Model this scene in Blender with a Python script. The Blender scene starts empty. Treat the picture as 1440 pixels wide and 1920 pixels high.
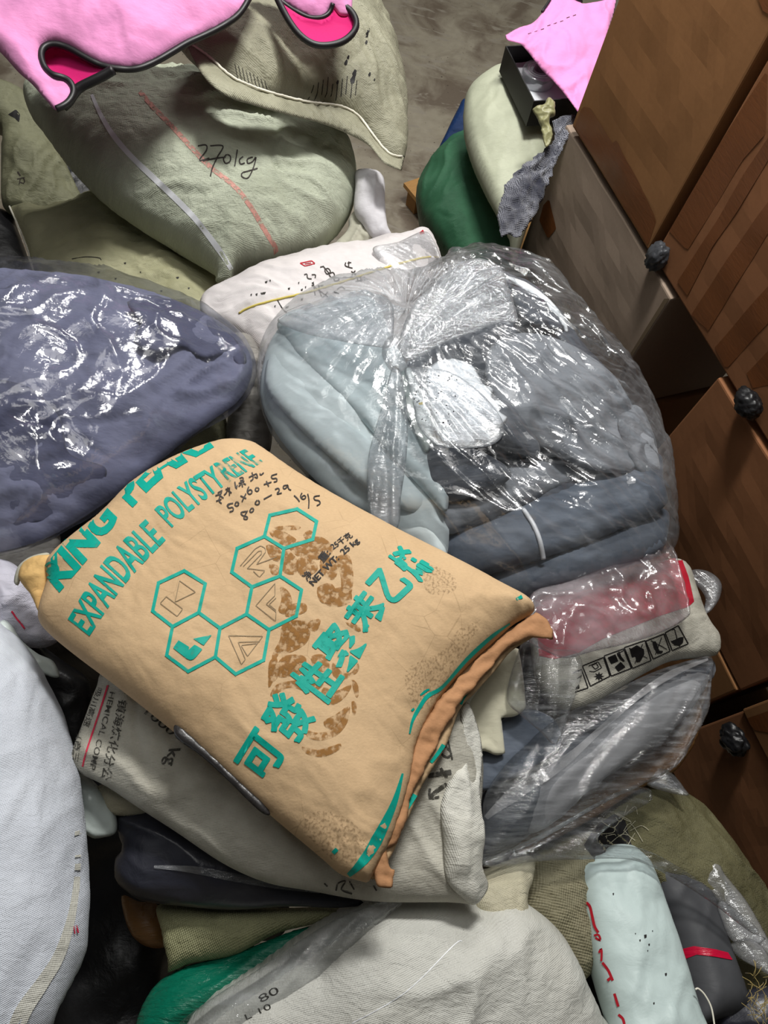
import bpy, bmesh, math, random
import numpy as np
from mathutils import Vector, Matrix
from mathutils.geometry import delaunay_2d_cdt

scn = bpy.context.scene
COL = scn.collection
random.seed(5)

FZ = -0.58                                         # floor level; the lower seam of the carton stack is near z = 0.1
# ------------------------------------------------------------------ camera
FPX = 1387.0
CAM = np.array([0.0, 0.0, 2.2])
_d = np.array([-170.0, 690.0, FPX]); _d /= np.linalg.norm(_d)
_f = np.array([0, 0, 1.0]); _Y = _f - _d * (_f @ _d); _Y /= np.linalg.norm(_Y)
_Z = -_d; _X = np.cross(_Y, _Z)
ROT = np.array([_X, _Y, _Z])                       # world = ROT @ camera(x right, y down, z forward)
cd = bpy.data.cameras.new('camera'); cam = bpy.data.objects.new('camera', cd); COL.objects.link(cam)
cd.sensor_fit = 'VERTICAL'; cd.sensor_height = 36.0; cd.sensor_width = 27.0; cd.lens = 36.0 * FPX / 1920.0
cd.clip_start = 0.02
m = np.eye(4); m[:3, 0] = ROT[:, 0]; m[:3, 1] = -ROT[:, 1]; m[:3, 2] = -ROT[:, 2]; m[:3, 3] = CAM
cam.matrix_world = Matrix(m.tolist())
scn.camera = cam

# ------------------------------------------------------------------ light and exposure
scn.view_settings.view_transform = 'Standard'
scn.view_settings.look = 'None'
scn.view_settings.exposure = 0.0
scn.view_settings.gamma = 1.0
w = bpy.data.worlds.new('warehouse_air'); scn.world = w; w.use_nodes = True
w.node_tree.nodes['Background'].inputs[0].default_value = (0.90, 0.95, 1.0, 1)
w.node_tree.nodes['Background'].inputs[1].default_value = 0.025

def area(name, loc, to, sx, sy, power, color=(1, 0.985, 0.95)):
    l = bpy.data.lights.new(name, 'AREA'); l.shape = 'RECTANGLE'; l.size = sx; l.size_y = sy
    l.energy = power; l.color = color
    o = bpy.data.objects.new(name, l); COL.objects.link(o)
    o.location = loc
    o.rotation_euler = (Vector(to) - Vector(loc)).to_track_quat('-Z', 'Y').to_euler()
    return o
area('overhead_light', (-0.05, 2.1, 3.5), (0.0, 1.0, 0.6), 0.7, 0.30, 96)
area('overhead_light', (-0.25, 1.25, 4.3), (-0.2, 1.0, 0.6), 2.0, 1.6, 26)  # broad soft fill added overhead in place of ambient light
area('overhead_light', (-1.5, 1.0, 3.7), (-0.3, 1.0, 0.6), 1.2, 0.12, 4)  # weak fill added from the left to lift the darker faces
area('overhead_light', (-0.6, 4.8, 4.0), (-0.3, 4.0, 0.0), 1.6, 0.3, 75)  # extra light added to brighten the far floor

# ------------------------------------------------------------------ pixel -> place
def rays(p):
    p = np.atleast_2d(np.asarray(p, float))
    q = np.stack([(p[:, 0] - 720) / FPX, (p[:, 1] - 960) / FPX, np.ones(len(p))], 1)
    return q @ ROT.T
def P(px, py, z):
    r = rays([(px, py)])[0]
    return CAM + r * ((z - CAM[2]) / r[2])
def on_plane(p, O, N, h=0.0):
    r = rays(p)
    t = ((O - CAM) @ N + h) / (r @ N)
    return CAM + r * t[:, None]

# ------------------------------------------------------------------ noise
def _hash(ix, iy, seed):
    h = (ix.astype(np.int64) * 374761393 + iy.astype(np.int64) * 668265263 + seed * 974711) & 0xFFFFFFFF
    h = ((h ^ (h >> 13)) * 1274126177) & 0xFFFFFFFF
    h = ((h ^ (h >> 16)) * 2246822519) & 0xFFFFFFFF
    return (h ^ (h >> 15)) & 0xFFFFFFFF
def pn(x, y, seed=0):
    x = np.asarray(x, float); y = np.asarray(y, float) + 0 * x
    ix = np.floor(x); iy = np.floor(y); fx = x - ix; fy = y - iy
    def g(a, b):
        an = _hash(ix + a, iy + b, seed) / 4294967296.0 * 2 * np.pi
        return np.cos(an) * (fx - a) + np.sin(an) * (fy - b)
    u = fx ** 3 * (fx * (fx * 6 - 15) + 10); v = fy ** 3 * (fy * (fy * 6 - 15) + 10)
    a = g(0, 0) * (1 - u) + g(1, 0) * u; b = g(0, 1) * (1 - u) + g(1, 1) * u
    return (a * (1 - v) + b * v) * 1.5
def fbm(x, y, seed=0, o=3):
    t = 0; a = 1.0
    for i in range(o):
        t = t + a * pn(x * 2 ** i, y * 2 ** i, seed + i * 17); a *= 0.5
    return t
def rid(x, y, seed=0):
    return 1 - np.abs(pn(x, y, seed)) * 1.8
def voro(x, y, seed=0):
    ix = np.floor(x); iy = np.floor(y); f1 = np.full(x.shape, 9.0); f2 = f1.copy()
    for a in (-1, 0, 1):
        for b in (-1, 0, 1):
            cx = ix + a; cy = iy + b
            jx = _hash(cx, cy, seed) / 4294967296.0; jy = _hash(cx, cy, seed + 77) / 4294967296.0
            d = np.hypot(cx + jx - x, cy + jy - y)
            f2 = np.where(d < f1, f1, np.minimum(f2, d)); f1 = np.minimum(f1, d)
    return f1, f2
def turn(U, V, ang):
    a = math.radians(ang); c, s = math.cos(a), math.sin(a)
    return U * c + V * s, -U * s + V * c

# displacement styles: f(B, U, V, d, s) -> metres
def sackd(dent=0.012, ang=0, fold=0.008, fine=0.0015, pleat=0.006, seed=1, f=6, ff=16, fac=None):
    fac = dent * .8 if fac is None else fac
    def fn(B, U, V, d, s):
        X, Y = turn(U, V, ang)
        wx = X + 0.03 * pn(U * 9, V * 9, seed + 5); wy = Y + 0.025 * pn(U * 8 + 3, V * 8, seed + 6)
        h = dent * fbm(U * f, V * f, seed, 2)
        m = np.clip(pn(U * 4, V * 4, seed + 9) * 1.6 + 0.55, 0, 1)
        h = h + fold * m * (rid(wx * 4, wy * ff, seed + 1) ** 3 - 0.4)
        a, b_ = voro((U + 0.04 * pn(U * 6, V * 6, seed + 21)) * 6.5, (V + 0.04 * pn(U * 6 + 4, V * 6, seed + 22)) * 6.5, seed + 23)
        h = h + fac * (a - .45)
        q = np.abs(pn(wx * 5, wy * ff * .6, seed + 31)); m2 = np.clip(pn(U * 5, V * 5, seed + 32) * 2 + .3, 0, 1)
        h = h - fold * .55 * m2 * np.exp(-q / .05)
        h = h + fine * rid(wx * 14, wy * 55, seed + 2) + fine * 0.8 * fbm(U * 45, V * 45, seed + 3, 2)
        h = h + pleat * pn(s * 22, d * 5, seed + 4) * np.exp(-d / 0.06)
        return h
    return fn
def filmd(amp=0.012, ang=0, seed=1, facet=11, fine=0.004, dent=0.015):
    def fn(B, U, V, d, s):
        X, Y = turn(U, V, ang)
        wu = U + 0.035 * pn(U * 7, V * 7, seed + 3); wv = V + 0.035 * pn(U * 7 + 9, V * 7, seed + 4)
        a, b = voro(wu * facet * .8, wv * facet, seed)
        c, e = voro(wu * facet * 2.3, wv * facet * 2.3, seed + 1)
        m = np.clip(pn(U * 4, V * 4, seed + 11) * 2.4 + 0.35, 0.0, 1)
        wx = X + 0.04 * pn(U * 5, V * 5, seed + 7); wy = Y + 0.05 * pn(U * 5 + 3, V * 5, seed + 8)
        h = dent * fbm(U * 5, V * 5, seed + 2, 2)
        h = h + amp * (.15 + .85 * m) * (a - 0.4) - fine * m * (c - 0.4)
        h = h + amp * 0.9 * np.clip(pn(U * 3 + 5, V * 3, seed + 12) * 2 + .4, 0, 1) * (rid(wx * 2.5, wy * 11, seed + 5) ** 5 - 0.2)
        h = h + amp * 0.22 * rid(wx * 6, wy * 40, seed + 6) ** 3 * m
        return h
    return fn
def crumpd(amp=0.01, seed=1, f=14, dent=.006):
    def fn(B, U, V, d, s):
        wu = U + 0.03 * pn(U * 9, V * 9, seed + 3); wv = V + 0.03 * pn(U * 9 + 9, V * 9, seed + 4)
        a, b = voro(wu * f, wv * f * 1.2, seed); c, e = voro(wu * f * 2.4, wv * f * 2.2, seed + 1)
        return dent * fbm(U * 6, V * 6, seed + 2, 2) + amp * (a - .4) + amp * .4 * (c - .4) + amp * .6 * (rid(U * 7 + V * 5, V * 9 - U * 3, seed + 6) ** 5 - .2)
    return fn
def lined(ang=0, seed=1, amp=0.006, f=30, dent=0.01, l=1.5):
    def fn(B, U, V, d, s):
        X, Y = turn(U, V, ang)
        wy = Y + 0.03 * pn(U * 4, V * 4, seed + 8)
        h = dent * fbm(U * 5, V * 5, seed + 2, 2) + amp * (rid(X * l, wy * f, seed + 5) ** 3 - .3)
        h = h + amp * .4 * rid(X * l * 3, wy * f * 2.7, seed + 6)
        return h
    return fn

# ------------------------------------------------------------------ outlines
def spline(pts, n=8, closed=True):
    """Catmull-Rom; a point given as (x, y, 1) stays a sharp corner."""
    out = []; N = len(pts)
    rng = range(N) if closed else range(N - 1)
    for i in rng:
        p1 = pts[i]; p2 = pts[(i + 1) % N]
        p0 = pts[(i - 1) % N] if (closed or i > 0) else p1
        p3 = pts[(i + 2) % N] if (closed or i + 2 < N) else p2
        if len(p1) > 2: p0 = p1
        if len(p2) > 2: p3 = p2
        a, b, c, d = (np.array(q[:2], float) for q in (p0, p1, p2, p3))
        for k in range(n):
            t = k / n
            out.append(0.5 * (2 * b + (c - a) * t + (2 * a - 5 * b + 4 * c - d) * t * t + (3 * b - a - 3 * c + d) * t ** 3))
    if not closed: out.append(np.array(pts[-1][:2], float))
    return np.array(out)
def resample(p, step, closed=True):
    q = np.vstack([p, p[:1]]) if closed else p
    L = np.r_[0, np.cumsum(np.hypot(*np.diff(q, axis=0).T))]
    n = max(4, int(L[-1] / step))
    t = np.linspace(0, L[-1], n, endpoint=not closed)
    return np.stack([np.interp(t, L, q[:, 0]), np.interp(t, L, q[:, 1])], 1)
def inside(p, poly):
    x, y = p[:, 0], p[:, 1]; r = np.zeros(len(p), bool)
    x1, y1 = poly[:, 0], poly[:, 1]; x2, y2 = np.roll(x1, -1), np.roll(y1, -1)
    for a, b, c, d in zip(x1, y1, x2, y2):
        if b == d: continue
        k = ((b > y) != (d > y)) & (x < (c - a) * (y - b) / (d - b) + a)
        r ^= k
    return r
def polydist(p, poly):
    D = np.full(len(p), 9e9); S = np.zeros(len(p)); acc = 0.0
    for a, b in zip(poly, np.roll(poly, -1, 0)):
        ab = b - a; L = np.hypot(*ab)
        if L < 1e-9: continue
        t = np.clip(((p - a) @ ab) / L ** 2, 0, 1)
        q = np.hypot(*(p - a - t[:, None] * ab).T)
        k = q < D; D[k] = q[k]; S[k] = acc + t[k] * L
        acc += L
    return D, S
def fill(poly, cell):
    """points and triangles covering a polygon"""
    b = resample(poly, cell)
    lo, hi = b.min(0), b.max(0)
    gx, gy = np.meshgrid(np.arange(lo[0], hi[0], cell), np.arange(lo[1], hi[1], cell))
    g = np.stack([gx.ravel(), gy.ravel()], 1)
    if len(g):
        g = g[inside(g, b)]
    if len(g):
        D, _ = polydist(g, b); g = g[D > cell * 0.5]
    allp = np.vstack([b, g]) if len(g) else b
    n = len(b)
    v, e, f, ov, oe, of = delaunay_2d_cdt([Vector(q) for q in allp], [(i, (i + 1) % n) for i in range(n)], [], 1, 1e-7)
    return np.array([(q.x, q.y) for q in v]), [tuple(t) for t in f], ov, n

# ------------------------------------------------------------------ objects
def new_obj(name, verts, faces, mat, parent=None, uv=None, loc=(0, 0, 0), smooth=True, mats=None, fmat=None):
    me = bpy.data.meshes.new(name)
    me.from_pydata([tuple(map(float, v)) for v in verts], [], faces)
    if uv is not None:
        l = me.uv_layers.new(name='UVMap')
        idx = np.zeros(len(me.loops), int); me.loops.foreach_get('vertex_index', idx)
        l.data.foreach_set('uv', np.asarray(uv, float)[idx].astype(np.float32).ravel())
    me.materials.append(mat)
    for mm in mats or []: me.materials.append(mm)
    if fmat is not None: me.polygons.foreach_set('material_index', fmat)
    me.polygons.foreach_set('use_smooth', [smooth] * len(me.polygons))
    me.update()
    o = bpy.data.objects.new(name, me); COL.objects.link(o)
    o.location = tuple(loc)
    if parent is not None: o.parent = parent
    return o
def tag(o, label, cat, group=None, kind=None):
    o['label'] = label; o['category'] = cat
    if group: o['group'] = group
    if kind: o['kind'] = kind
    return o
def part_label(o, label):
    o['label'] = label; return o

class Bag:
    """a stuffed body: an outline in its own tilted plane, swelling to both sides of it"""
    def __init__(s, name, out, z, mat, hf=0.1, hb=0.1, k=0.5, w=None, cell=0.007, disp=None, tilt=0.5,
                 zs=None, at=None, parent=None, n=8, edge=0.03, backcell=None, rough_edge=0.0, seed=3, dome=0.25):
        poly = spline(out, n)
        c = np.array(at, float) if at else (poly.min(0) + poly.max(0)) / 2
        O = P(c[0], c[1], z)
        tc = CAM - O; tc /= np.linalg.norm(tc)
        if zs:                                        # plane through three or more (px, py, z)
            A = np.array([P(*q) for q in zs]); O = A.mean(0)
            tc = CAM - O; tc /= np.linalg.norm(tc)
            n0 = tc * tilt + np.array([0, 0, 1.0]) * (1 - tilt); n0 /= np.linalg.norm(n0)
            xr = ROT[:, 0]; e1 = xr - n0 * (xr @ n0); e1 /= np.linalg.norm(e1); e2 = np.cross(n0, e1)
            X = np.stack([(A - O) @ e1, (A - O) @ e2], 1); Wd = (A - O) @ n0
            sl = np.linalg.solve(X.T @ X + 0.0008 * np.eye(2), X.T @ Wd)
            N = n0 - sl[0] * e1 - sl[1] * e2; N /= np.linalg.norm(N)
        else:
            N = tc * tilt + np.array([0, 0, 1.0]) * (1 - tilt); N /= np.linalg.norm(N)
        xr = ROT[:, 0]; U = xr - N * (xr @ N); U /= np.linalg.norm(U); V = np.cross(N, U)
        s.O, s.N, s.U, s.V, s.cell = O, N, U, V, cell
        p3 = on_plane(poly, O, N) - O
        b = np.stack([p3 @ U, p3 @ V], 1)
        b = resample(b, cell)
        if rough_edge:
            t = np.linspace(0, len(b) * cell, len(b), endpoint=False)
            b = b + rough_edge * np.stack([pn(t * 40, 0.3, seed) + .6 * pn(t * 110, 2.3, seed), pn(t * 40, 7.7, seed + 1)], 1)
        s.poly = b
        lo = b.min(0) - 2 * cell; hi = b.max(0) + 2 * cell
        xs = np.arange(lo[0], hi[0], cell); ys = np.arange(lo[1], hi[1], cell)
        GX, GY = np.meshgrid(xs, ys); g = np.stack([GX.ravel(), GY.ravel()], 1)
        ins = inside(g, b); D, S = polydist(g, b)
        D = np.where(ins, D, 0); M = ins.reshape(GX.shape)
        u = np.zeros(GX.shape)
        if w is None or dome > 0:
            om = 2 / (1 + math.pi / max(GX.shape)); ii, jj = np.indices(GX.shape)
            red = ((ii + jj) % 2 == 0) & M; blk = ((ii + jj) % 2 == 1) & M
            for it in range(2 * max(GX.shape)):
                for mk in (red, blk):
                    nb = np.zeros_like(u)
                    nb[1:-1, 1:-1] = (u[:-2, 1:-1] + u[2:, 1:-1] + u[1:-1, :-2] + u[1:-1, 2:]) / 4
                    u = np.where(mk, u + om * (nb + 1 - u), u)
            u = np.clip(u / u.max(), 0, 1)
        Dg = D.reshape(GX.shape)
        if w:
            e = np.clip(Dg / w, 0, 1)
            prof = np.sqrt(1 - (1 - e) ** 2) * ((1 - dome) + dome * np.sqrt(u))
        else:
            prof = u ** k
        H = hf * prof
        if disp:
            mk = np.clip(Dg / edge, 0, 1); mk = mk * mk * (3 - 2 * mk)
            H = H + disp(s, GX, GY, Dg, S.reshape(GX.shape)) * mk
            H = np.where(M, H, 0)
        for it in range(2):
            Hs = H.copy()
            Hs[1:-1, 1:-1] = (H[1:-1, 1:-1] * 4 + H[:-2, 1:-1] + H[2:, 1:-1] + H[1:-1, :-2] + H[1:-1, 2:]) / 8
            H = np.where(M & (Dg < 2.5 * cell), Hs, H)
        s.H, s.lo = H, lo
        keep = ins & (D > 0.5 * cell)
        nb_ = len(b); pts = np.vstack([b, g[keep]])
        hh = np.r_[np.zeros(nb_), H.ravel()[keep]]; bb = np.r_[np.zeros(nb_), prof.ravel()[keep]] * -hb
        v, e_, f, ov, oe, of = delaunay_2d_cdt([Vector(q) for q in pts], [(i, (i + 1) % nb_) for i in range(nb_)], [], 1, 1e-8)
        src = np.array([o[0] if o else -1 for o in ov])
        v = np.array([(q.x, q.y) for q in v])
        hh = np.where(src >= 0, hh[src], 0); bb = np.where(src >= 0, bb[src], 0)
        isb = (src < nb_)
        f3 = np.array([t[:3] for t in f])
        a = v[f3[:, 1]] - v[f3[:, 0]]; c2 = v[f3[:, 2]] - v[f3[:, 0]]
        flip = (a[:, 0] * c2[:, 1] - a[:, 1] * c2[:, 0]) < 0
        f3[flip] = f3[flip][:, ::-1]
        front = v[:, :1] * U + v[:, 1:] * V + hh[:, None] * N
        back = v[:, :1] * U + v[:, 1:] * V + bb[:, None] * N
        nv = len(v); mapb = np.where(isb, np.arange(nv), np.arange(nv) + nv)
        verts = np.vstack([front, back]); faces = [tuple(map(int, t)) for t in f3] + [tuple(map(int, mapb[t][::-1])) for t in f3]
        uv = np.vstack([v, v])
        used = np.zeros(2 * nv, bool); used[:nv] = True; used[mapb] = True
        re = np.cumsum(used) - 1
        faces = [tuple(int(re[i]) for i in t) for t in faces]
        off = O - (parent['_O'] if parent is not None and '_O' in parent else O)
        loc = O if parent is None else O - np.array(parent['_O'])
        s.o = new_obj(name, verts[used], faces, mat, parent, uv[used], loc)
        s.o['_O'] = [float(q) for q in O]
    def Hs(s, q):
        x = np.clip((q[:, 0] - s.lo[0]) / s.cell, 0, s.H.shape[1] - 1.001); y = np.clip((q[:, 1] - s.lo[1]) / s.cell, 0, s.H.shape[0] - 1.001)
        i = x.astype(int); j = y.astype(int); fx = x - i; fy = y - j; H = s.H
        return H[j, i] * (1 - fx) * (1 - fy) + H[j, i + 1] * fx * (1 - fy) + H[j + 1, i] * (1 - fx) * fy + H[j + 1, i + 1] * fx * fy
    def hit(s, p, eps=0.001):
        h = np.zeros(len(p))
        for it in range(14):
            r = rays(p); t = ((s.O - CAM) @ s.N + h) / (r @ s.N)
            q3 = CAM + r * t[:, None] - s.O
            q = np.stack([q3 @ s.U, q3 @ s.V], 1)
            h = 0.5 * h + 0.5 * s.Hs(q)
        h = s.Hs(q) + eps
        return q[:, :1] * s.U + q[:, 1:] * s.V + h[:, None] * s.N, q
    def uvp(s, px, py):
        q = on_plane([(px, py)], s.O, s.N)[0] - s.O
        return q @ s.U, q @ s.V

def under(bag, pts, dep):
    """heights of points lying dep below the bag's surface"""
    v, _ = bag.hit(np.array(pts, float), 0.0); v = v + bag.O
    return [(p[0], p[1], float(q[2]) - dep) for p, q in zip(pts, v)]
def decal(bag, name, pieces, mat, eps=0.001, clip=True, split=False):
    if split:
        return [decal(bag, name, [q], mat, eps, clip) for q in pieces]
    return _decal(bag, name, pieces, mat, eps, clip)
def _decal(bag, name, pieces, mat, eps=0.001, clip=True):
    """pieces = list of (points px, faces): printed or stuck on the bag as a child"""
    V = []; F = []; UVs = []
    for pts, fs in pieces:
        pts = np.asarray(pts, float)
        v, q = bag.hit(pts, eps)
        ok = inside(q, bag.poly) if clip else np.ones(len(q), bool)
        b = sum(len(x) for x in V)
        V.append(v); UVs.append(q)
        for f in fs:
            if all(ok[i] for i in f): F.append(tuple(int(i) + b for i in f))
    V = np.vstack(V); UVs = np.vstack(UVs)
    if not F: return None
    n = np.cross(V[F[0][1]] - V[F[0][0]], V[F[0][2]] - V[F[0][0]])
    used = sorted({i for f in F for i in f}); mp = {a: i for i, a in enumerate(used)}
    F2 = []
    for f in F:
        n = np.cross(V[f[1]] - V[f[0]], V[f[2]] - V[f[0]])
        F2.append(tuple(mp[i] for i in (f if n @ bag.N > 0 else f[::-1])))
    return new_obj(name, V[used], F2, mat, bag.o, UVs[used])
def patch(poly, cell=5, smooth=False):
    q = spline(poly, 6) if smooth else np.array([p[:2] for p in poly], float)
    v, f, _, _ = fill(q, cell)
    return v, f
def stroke(pts, wd, smooth=True, step=4, taper=False):
    q = spline(pts, 6, False) if smooth and len(pts) > 2 else np.array(pts, float)
    q = resample(q, step, False)
    t = np.gradient(q, axis=0); t /= np.maximum(np.hypot(*t.T), 1e-9)[:, None]
    nn = np.stack([-t[:, 1], t[:, 0]], 1)
    ww = np.interp(np.linspace(0, 1, len(q)), np.linspace(0, 1, len(wd)), wd) if isinstance(wd, (list, tuple)) else np.full(len(q), wd)
    a = q + nn * ww[:, None] / 2; b = q - nn * ww[:, None] / 2
    n = len(q)
    return np.vstack([a, b]), [(i, i + 1, n + i + 1, n + i) for i in range(n - 1)]
def zz(pts, ox, oy, k):
    return [tuple([ox + p[0] * k, oy + p[1] * k]) for p in pts]
def text2d(s, bold=0.0, nx=None, ny=6):
    c = bpy.data.curves.new('t', 'FONT'); c.body = s; c.size = 1.0; c.offset = bold; c.resolution_u = 4
    o = bpy.data.objects.new('t', c); COL.objects.link(o)
    dg = bpy.context.evaluated_depsgraph_get()
    me = bpy.data.meshes.new_from_object(o.evaluated_get(dg))
    bm = bmesh.new(); bm.from_mesh(me)
    xs = [v.co.x for v in bm.verts]; ys = [v.co.y for v in bm.verts]
    x0, x1, y0, y1 = min(xs), max(xs), min(ys), max(ys)
    nx = nx or max(4, int((x1 - x0) / (y1 - y0) * 6))
    for i in range(1, nx):
        bmesh.ops.bisect_plane(bm, geom=bm.verts[:] + bm.edges[:] + bm.faces[:], plane_co=(x0 + (x1 - x0) * i / nx, 0, 0), plane_no=(1, 0, 0))
    for i in range(1, ny):
        bmesh.ops.bisect_plane(bm, geom=bm.verts[:] + bm.edges[:] + bm.faces[:], plane_co=(0, y0 + (y1 - y0) * i / ny, 0), plane_no=(0, 1, 0))
    bm.verts.index_update()
    v = np.array([((q.co.x - x0) / (x1 - x0), (q.co.y - y0) / (y1 - y0)) for q in bm.verts])
    f = [tuple(q.index for q in a.verts) for a in bm.faces]
    bm.free(); bpy.data.objects.remove(o); bpy.data.curves.remove(c); bpy.data.meshes.remove(me)
    return v, f
def text_px(s, base, top, bold=0.0):
    """letters set between a base line and a top line, both in photo coordinates"""
    v, f = text2d(s, bold)
    def ev(l, t):
        l = np.array(l, float)
        if len(l) > 2:
            l = spline([tuple(q) for q in l], 10, False)
        L = np.r_[0, np.cumsum(np.hypot(*np.diff(l, axis=0).T))]; L /= L[-1]
        return np.stack([np.interp(t, L, l[:, 0]), np.interp(t, L, l[:, 1])], 1)
    a = ev(base, v[:, 0]); b = ev(top, v[:, 0])
    return a + (b - a) * v[:, 1:], f

def thick(piece, r, n=8):
    p, f = piece
    return [(p, f)] + [(p + r * np.array([math.cos(2 * math.pi * i / n), math.sin(2 * math.pi * i / n)]), f) for i in range(n)]
def tube_mesh(path, r, n=8):
    path = np.asarray(path, float); V = []; F = []
    t = np.gradient(path, axis=0); t /= np.maximum(np.linalg.norm(t, axis=1), 1e-9)[:, None]
    up = np.array([0.1, 0.2, 1.0])
    for i, (p, d) in enumerate(zip(path, t)):
        a = np.cross(d, up); a /= max(np.linalg.norm(a), 1e-9); b = np.cross(d, a)
        rr = r[i] if hasattr(r, '__len__') else r
        for k in range(n):
            th = 2 * math.pi * k / n
            V.append(p + rr * (a * math.cos(th) + b * math.sin(th)))
    for i in range(len(path) - 1):
        for k in range(n):
            F.append((i * n + k, i * n + (k + 1) % n, (i + 1) * n + (k + 1) % n, (i + 1) * n + k))
    F.append(tuple(range(n))[::-1]); F.append(tuple((len(path) - 1) * n + k for k in range(n)))
    return V, F
def tube_on(bag, name, pts, r, mat, eps=0.0, smooth=True, jit=0.0):
    q = spline(pts, 8, False) if smooth and len(pts) > 2 else np.array(pts, float)
    q = resample(q, 4, False)
    v, _ = bag.hit(q, eps + (r if not hasattr(r, '__len__') else r[0]) * 0.4)
    for it in range(6):
        v[1:-1] = (v[:-2] + 2 * v[1:-1] + v[2:]) / 4
    if jit: v = v + jit * np.random.RandomState(4).randn(*v.shape)
    V, F = tube_mesh(v, r)
    return new_obj(name, V, F, mat, bag.o)
# ------------------------------------------------------------------ materials
class NT:
    def __init__(s, name):
        s.m = bpy.data.materials.new(name); s.m.use_nodes = True
        s.t = s.m.node_tree; s.t.nodes.clear()
        s.out = s.n('ShaderNodeOutputMaterial')
        s.uv = s.n('ShaderNodeUVMap'); s.uv.uv_map = 'UVMap'
        s.ob = s.n('ShaderNodeTexCoord')
    def n(s, t, **k):
        q = s.t.nodes.new(t)
        for a, b in k.items():
            if a.startswith('i_'): q.inputs[a[2:].replace('_', ' ')].default_value = b
            else: setattr(q, a, b)
        return q
    def l(s, a, b): s.t.links.new(a, b)
    def mul(s, a, b, op='MULTIPLY'):
        q = s.n('ShaderNodeMath', operation=op)
        for i, x in enumerate((a, b)):
            if isinstance(x, (int, float)): q.inputs[i].default_value = x
            else: s.l(x, q.inputs[i])
        return q.outputs[0]
    def vec(s, src='uv', scale=(1, 1, 1), rot=0):
        mp = s.n('ShaderNodeMapping'); s.l(s.uv.outputs[0] if src == 'uv' else s.ob.outputs['Object'], mp.inputs[0])
        mp.inputs['Scale'].default_value = scale; mp.inputs['Rotation'].default_value = (0, 0, math.radians(rot))
        return mp.outputs[0]
    def noise(s, scale, detail=4, src='uv', stretch=(1, 1, 1), rot=0, rough=0.55, dist=0.0):
        q = s.n('ShaderNodeTexNoise'); q.inputs['Scale'].default_value = scale; q.inputs['Detail'].default_value = detail
        q.inputs['Roughness'].default_value = rough; q.inputs['Distortion'].default_value = dist
        s.l(s.vec(src, stretch, rot), q.inputs['Vector']); return q.outputs[0]
    def voro(s, scale, src='uv', feature='F1', stretch=(1, 1, 1)):
        q = s.n('ShaderNodeTexVoronoi', feature=feature); q.inputs['Scale'].default_value = scale
        s.l(s.vec(src, stretch), q.inputs['Vector']); return q.outputs[0]
    def ramp(s, x, a, b, lo=0.0, hi=1.0):
        q = s.n('ShaderNodeMapRange'); q.inputs[1].default_value = a; q.inputs[2].default_value = b
        q.inputs[3].default_value = lo; q.inputs[4].default_value = hi; s.l(x, q.inputs[0]); return q.outputs[0]
    def mix(s, f, a, b):
        q = s.n('ShaderNodeMix', data_type='RGBA')
        if isinstance(f, (int, float)): q.inputs[0].default_value = f
        else: s.l(f, q.inputs[0])
        for i, x in ((6, a), (7, b)):
            if isinstance(x, tuple): q.inputs[i].default_value = (*x, 1)
            else: s.l(x, q.inputs[i])
        return q.outputs[2]
    def weave(s, pitch, src='uv', rot=0):
        v = s.vec(src, (1, 1, 1), rot); sp = s.n('ShaderNodeSeparateXYZ'); s.l(v, sp.inputs[0])
        k = 2 * math.pi / pitch
        a = s.mul(s.mul(sp.outputs[0], k), 0, 'SINE'); b = s.mul(s.mul(sp.outputs[1], k), 0, 'SINE')
        return s.mul(a, b)
    def bump(s, h, strength=0.5, dist=0.002, prev=None):
        q = s.n('ShaderNodeBump'); q.inputs['Strength'].default_value = strength; q.inputs['Distance'].default_value = dist
        s.l(h, q.inputs['Height'])
        if prev is not None: s.l(prev, q.inputs['Normal'])
        return q.outputs[0]
    def bsdf(s, col, rough=0.7, normal=None, spec=0.4, sheen=0.0, alpha=None):
        q = s.n('ShaderNodeBsdfPrincipled')
        if isinstance(col, tuple): q.inputs['Base Color'].default_value = (*col, 1)
        else: s.l(col, q.inputs['Base Color'])
        if isinstance(rough, (int, float)): q.inputs['Roughness'].default_value = rough
        else: s.l(rough, q.inputs['Roughness'])
        q.inputs['Specular IOR Level'].default_value = spec
        if sheen: q.inputs['Sheen Weight'].default_value = sheen
        if normal is not None: s.l(normal, q.inputs['Normal'])
        if alpha is not None: s.l(alpha, q.inputs['Alpha'])
        s.l(q.outputs[0], s.out.inputs[0]); return q

def lin(r, g, b):
    f = lambda c: (c / 255 / 12.92) if c / 255 <= 0.04045 else ((c / 255 + 0.055) / 1.055) ** 2.4
    return (f(r), f(g), f(b))

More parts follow.
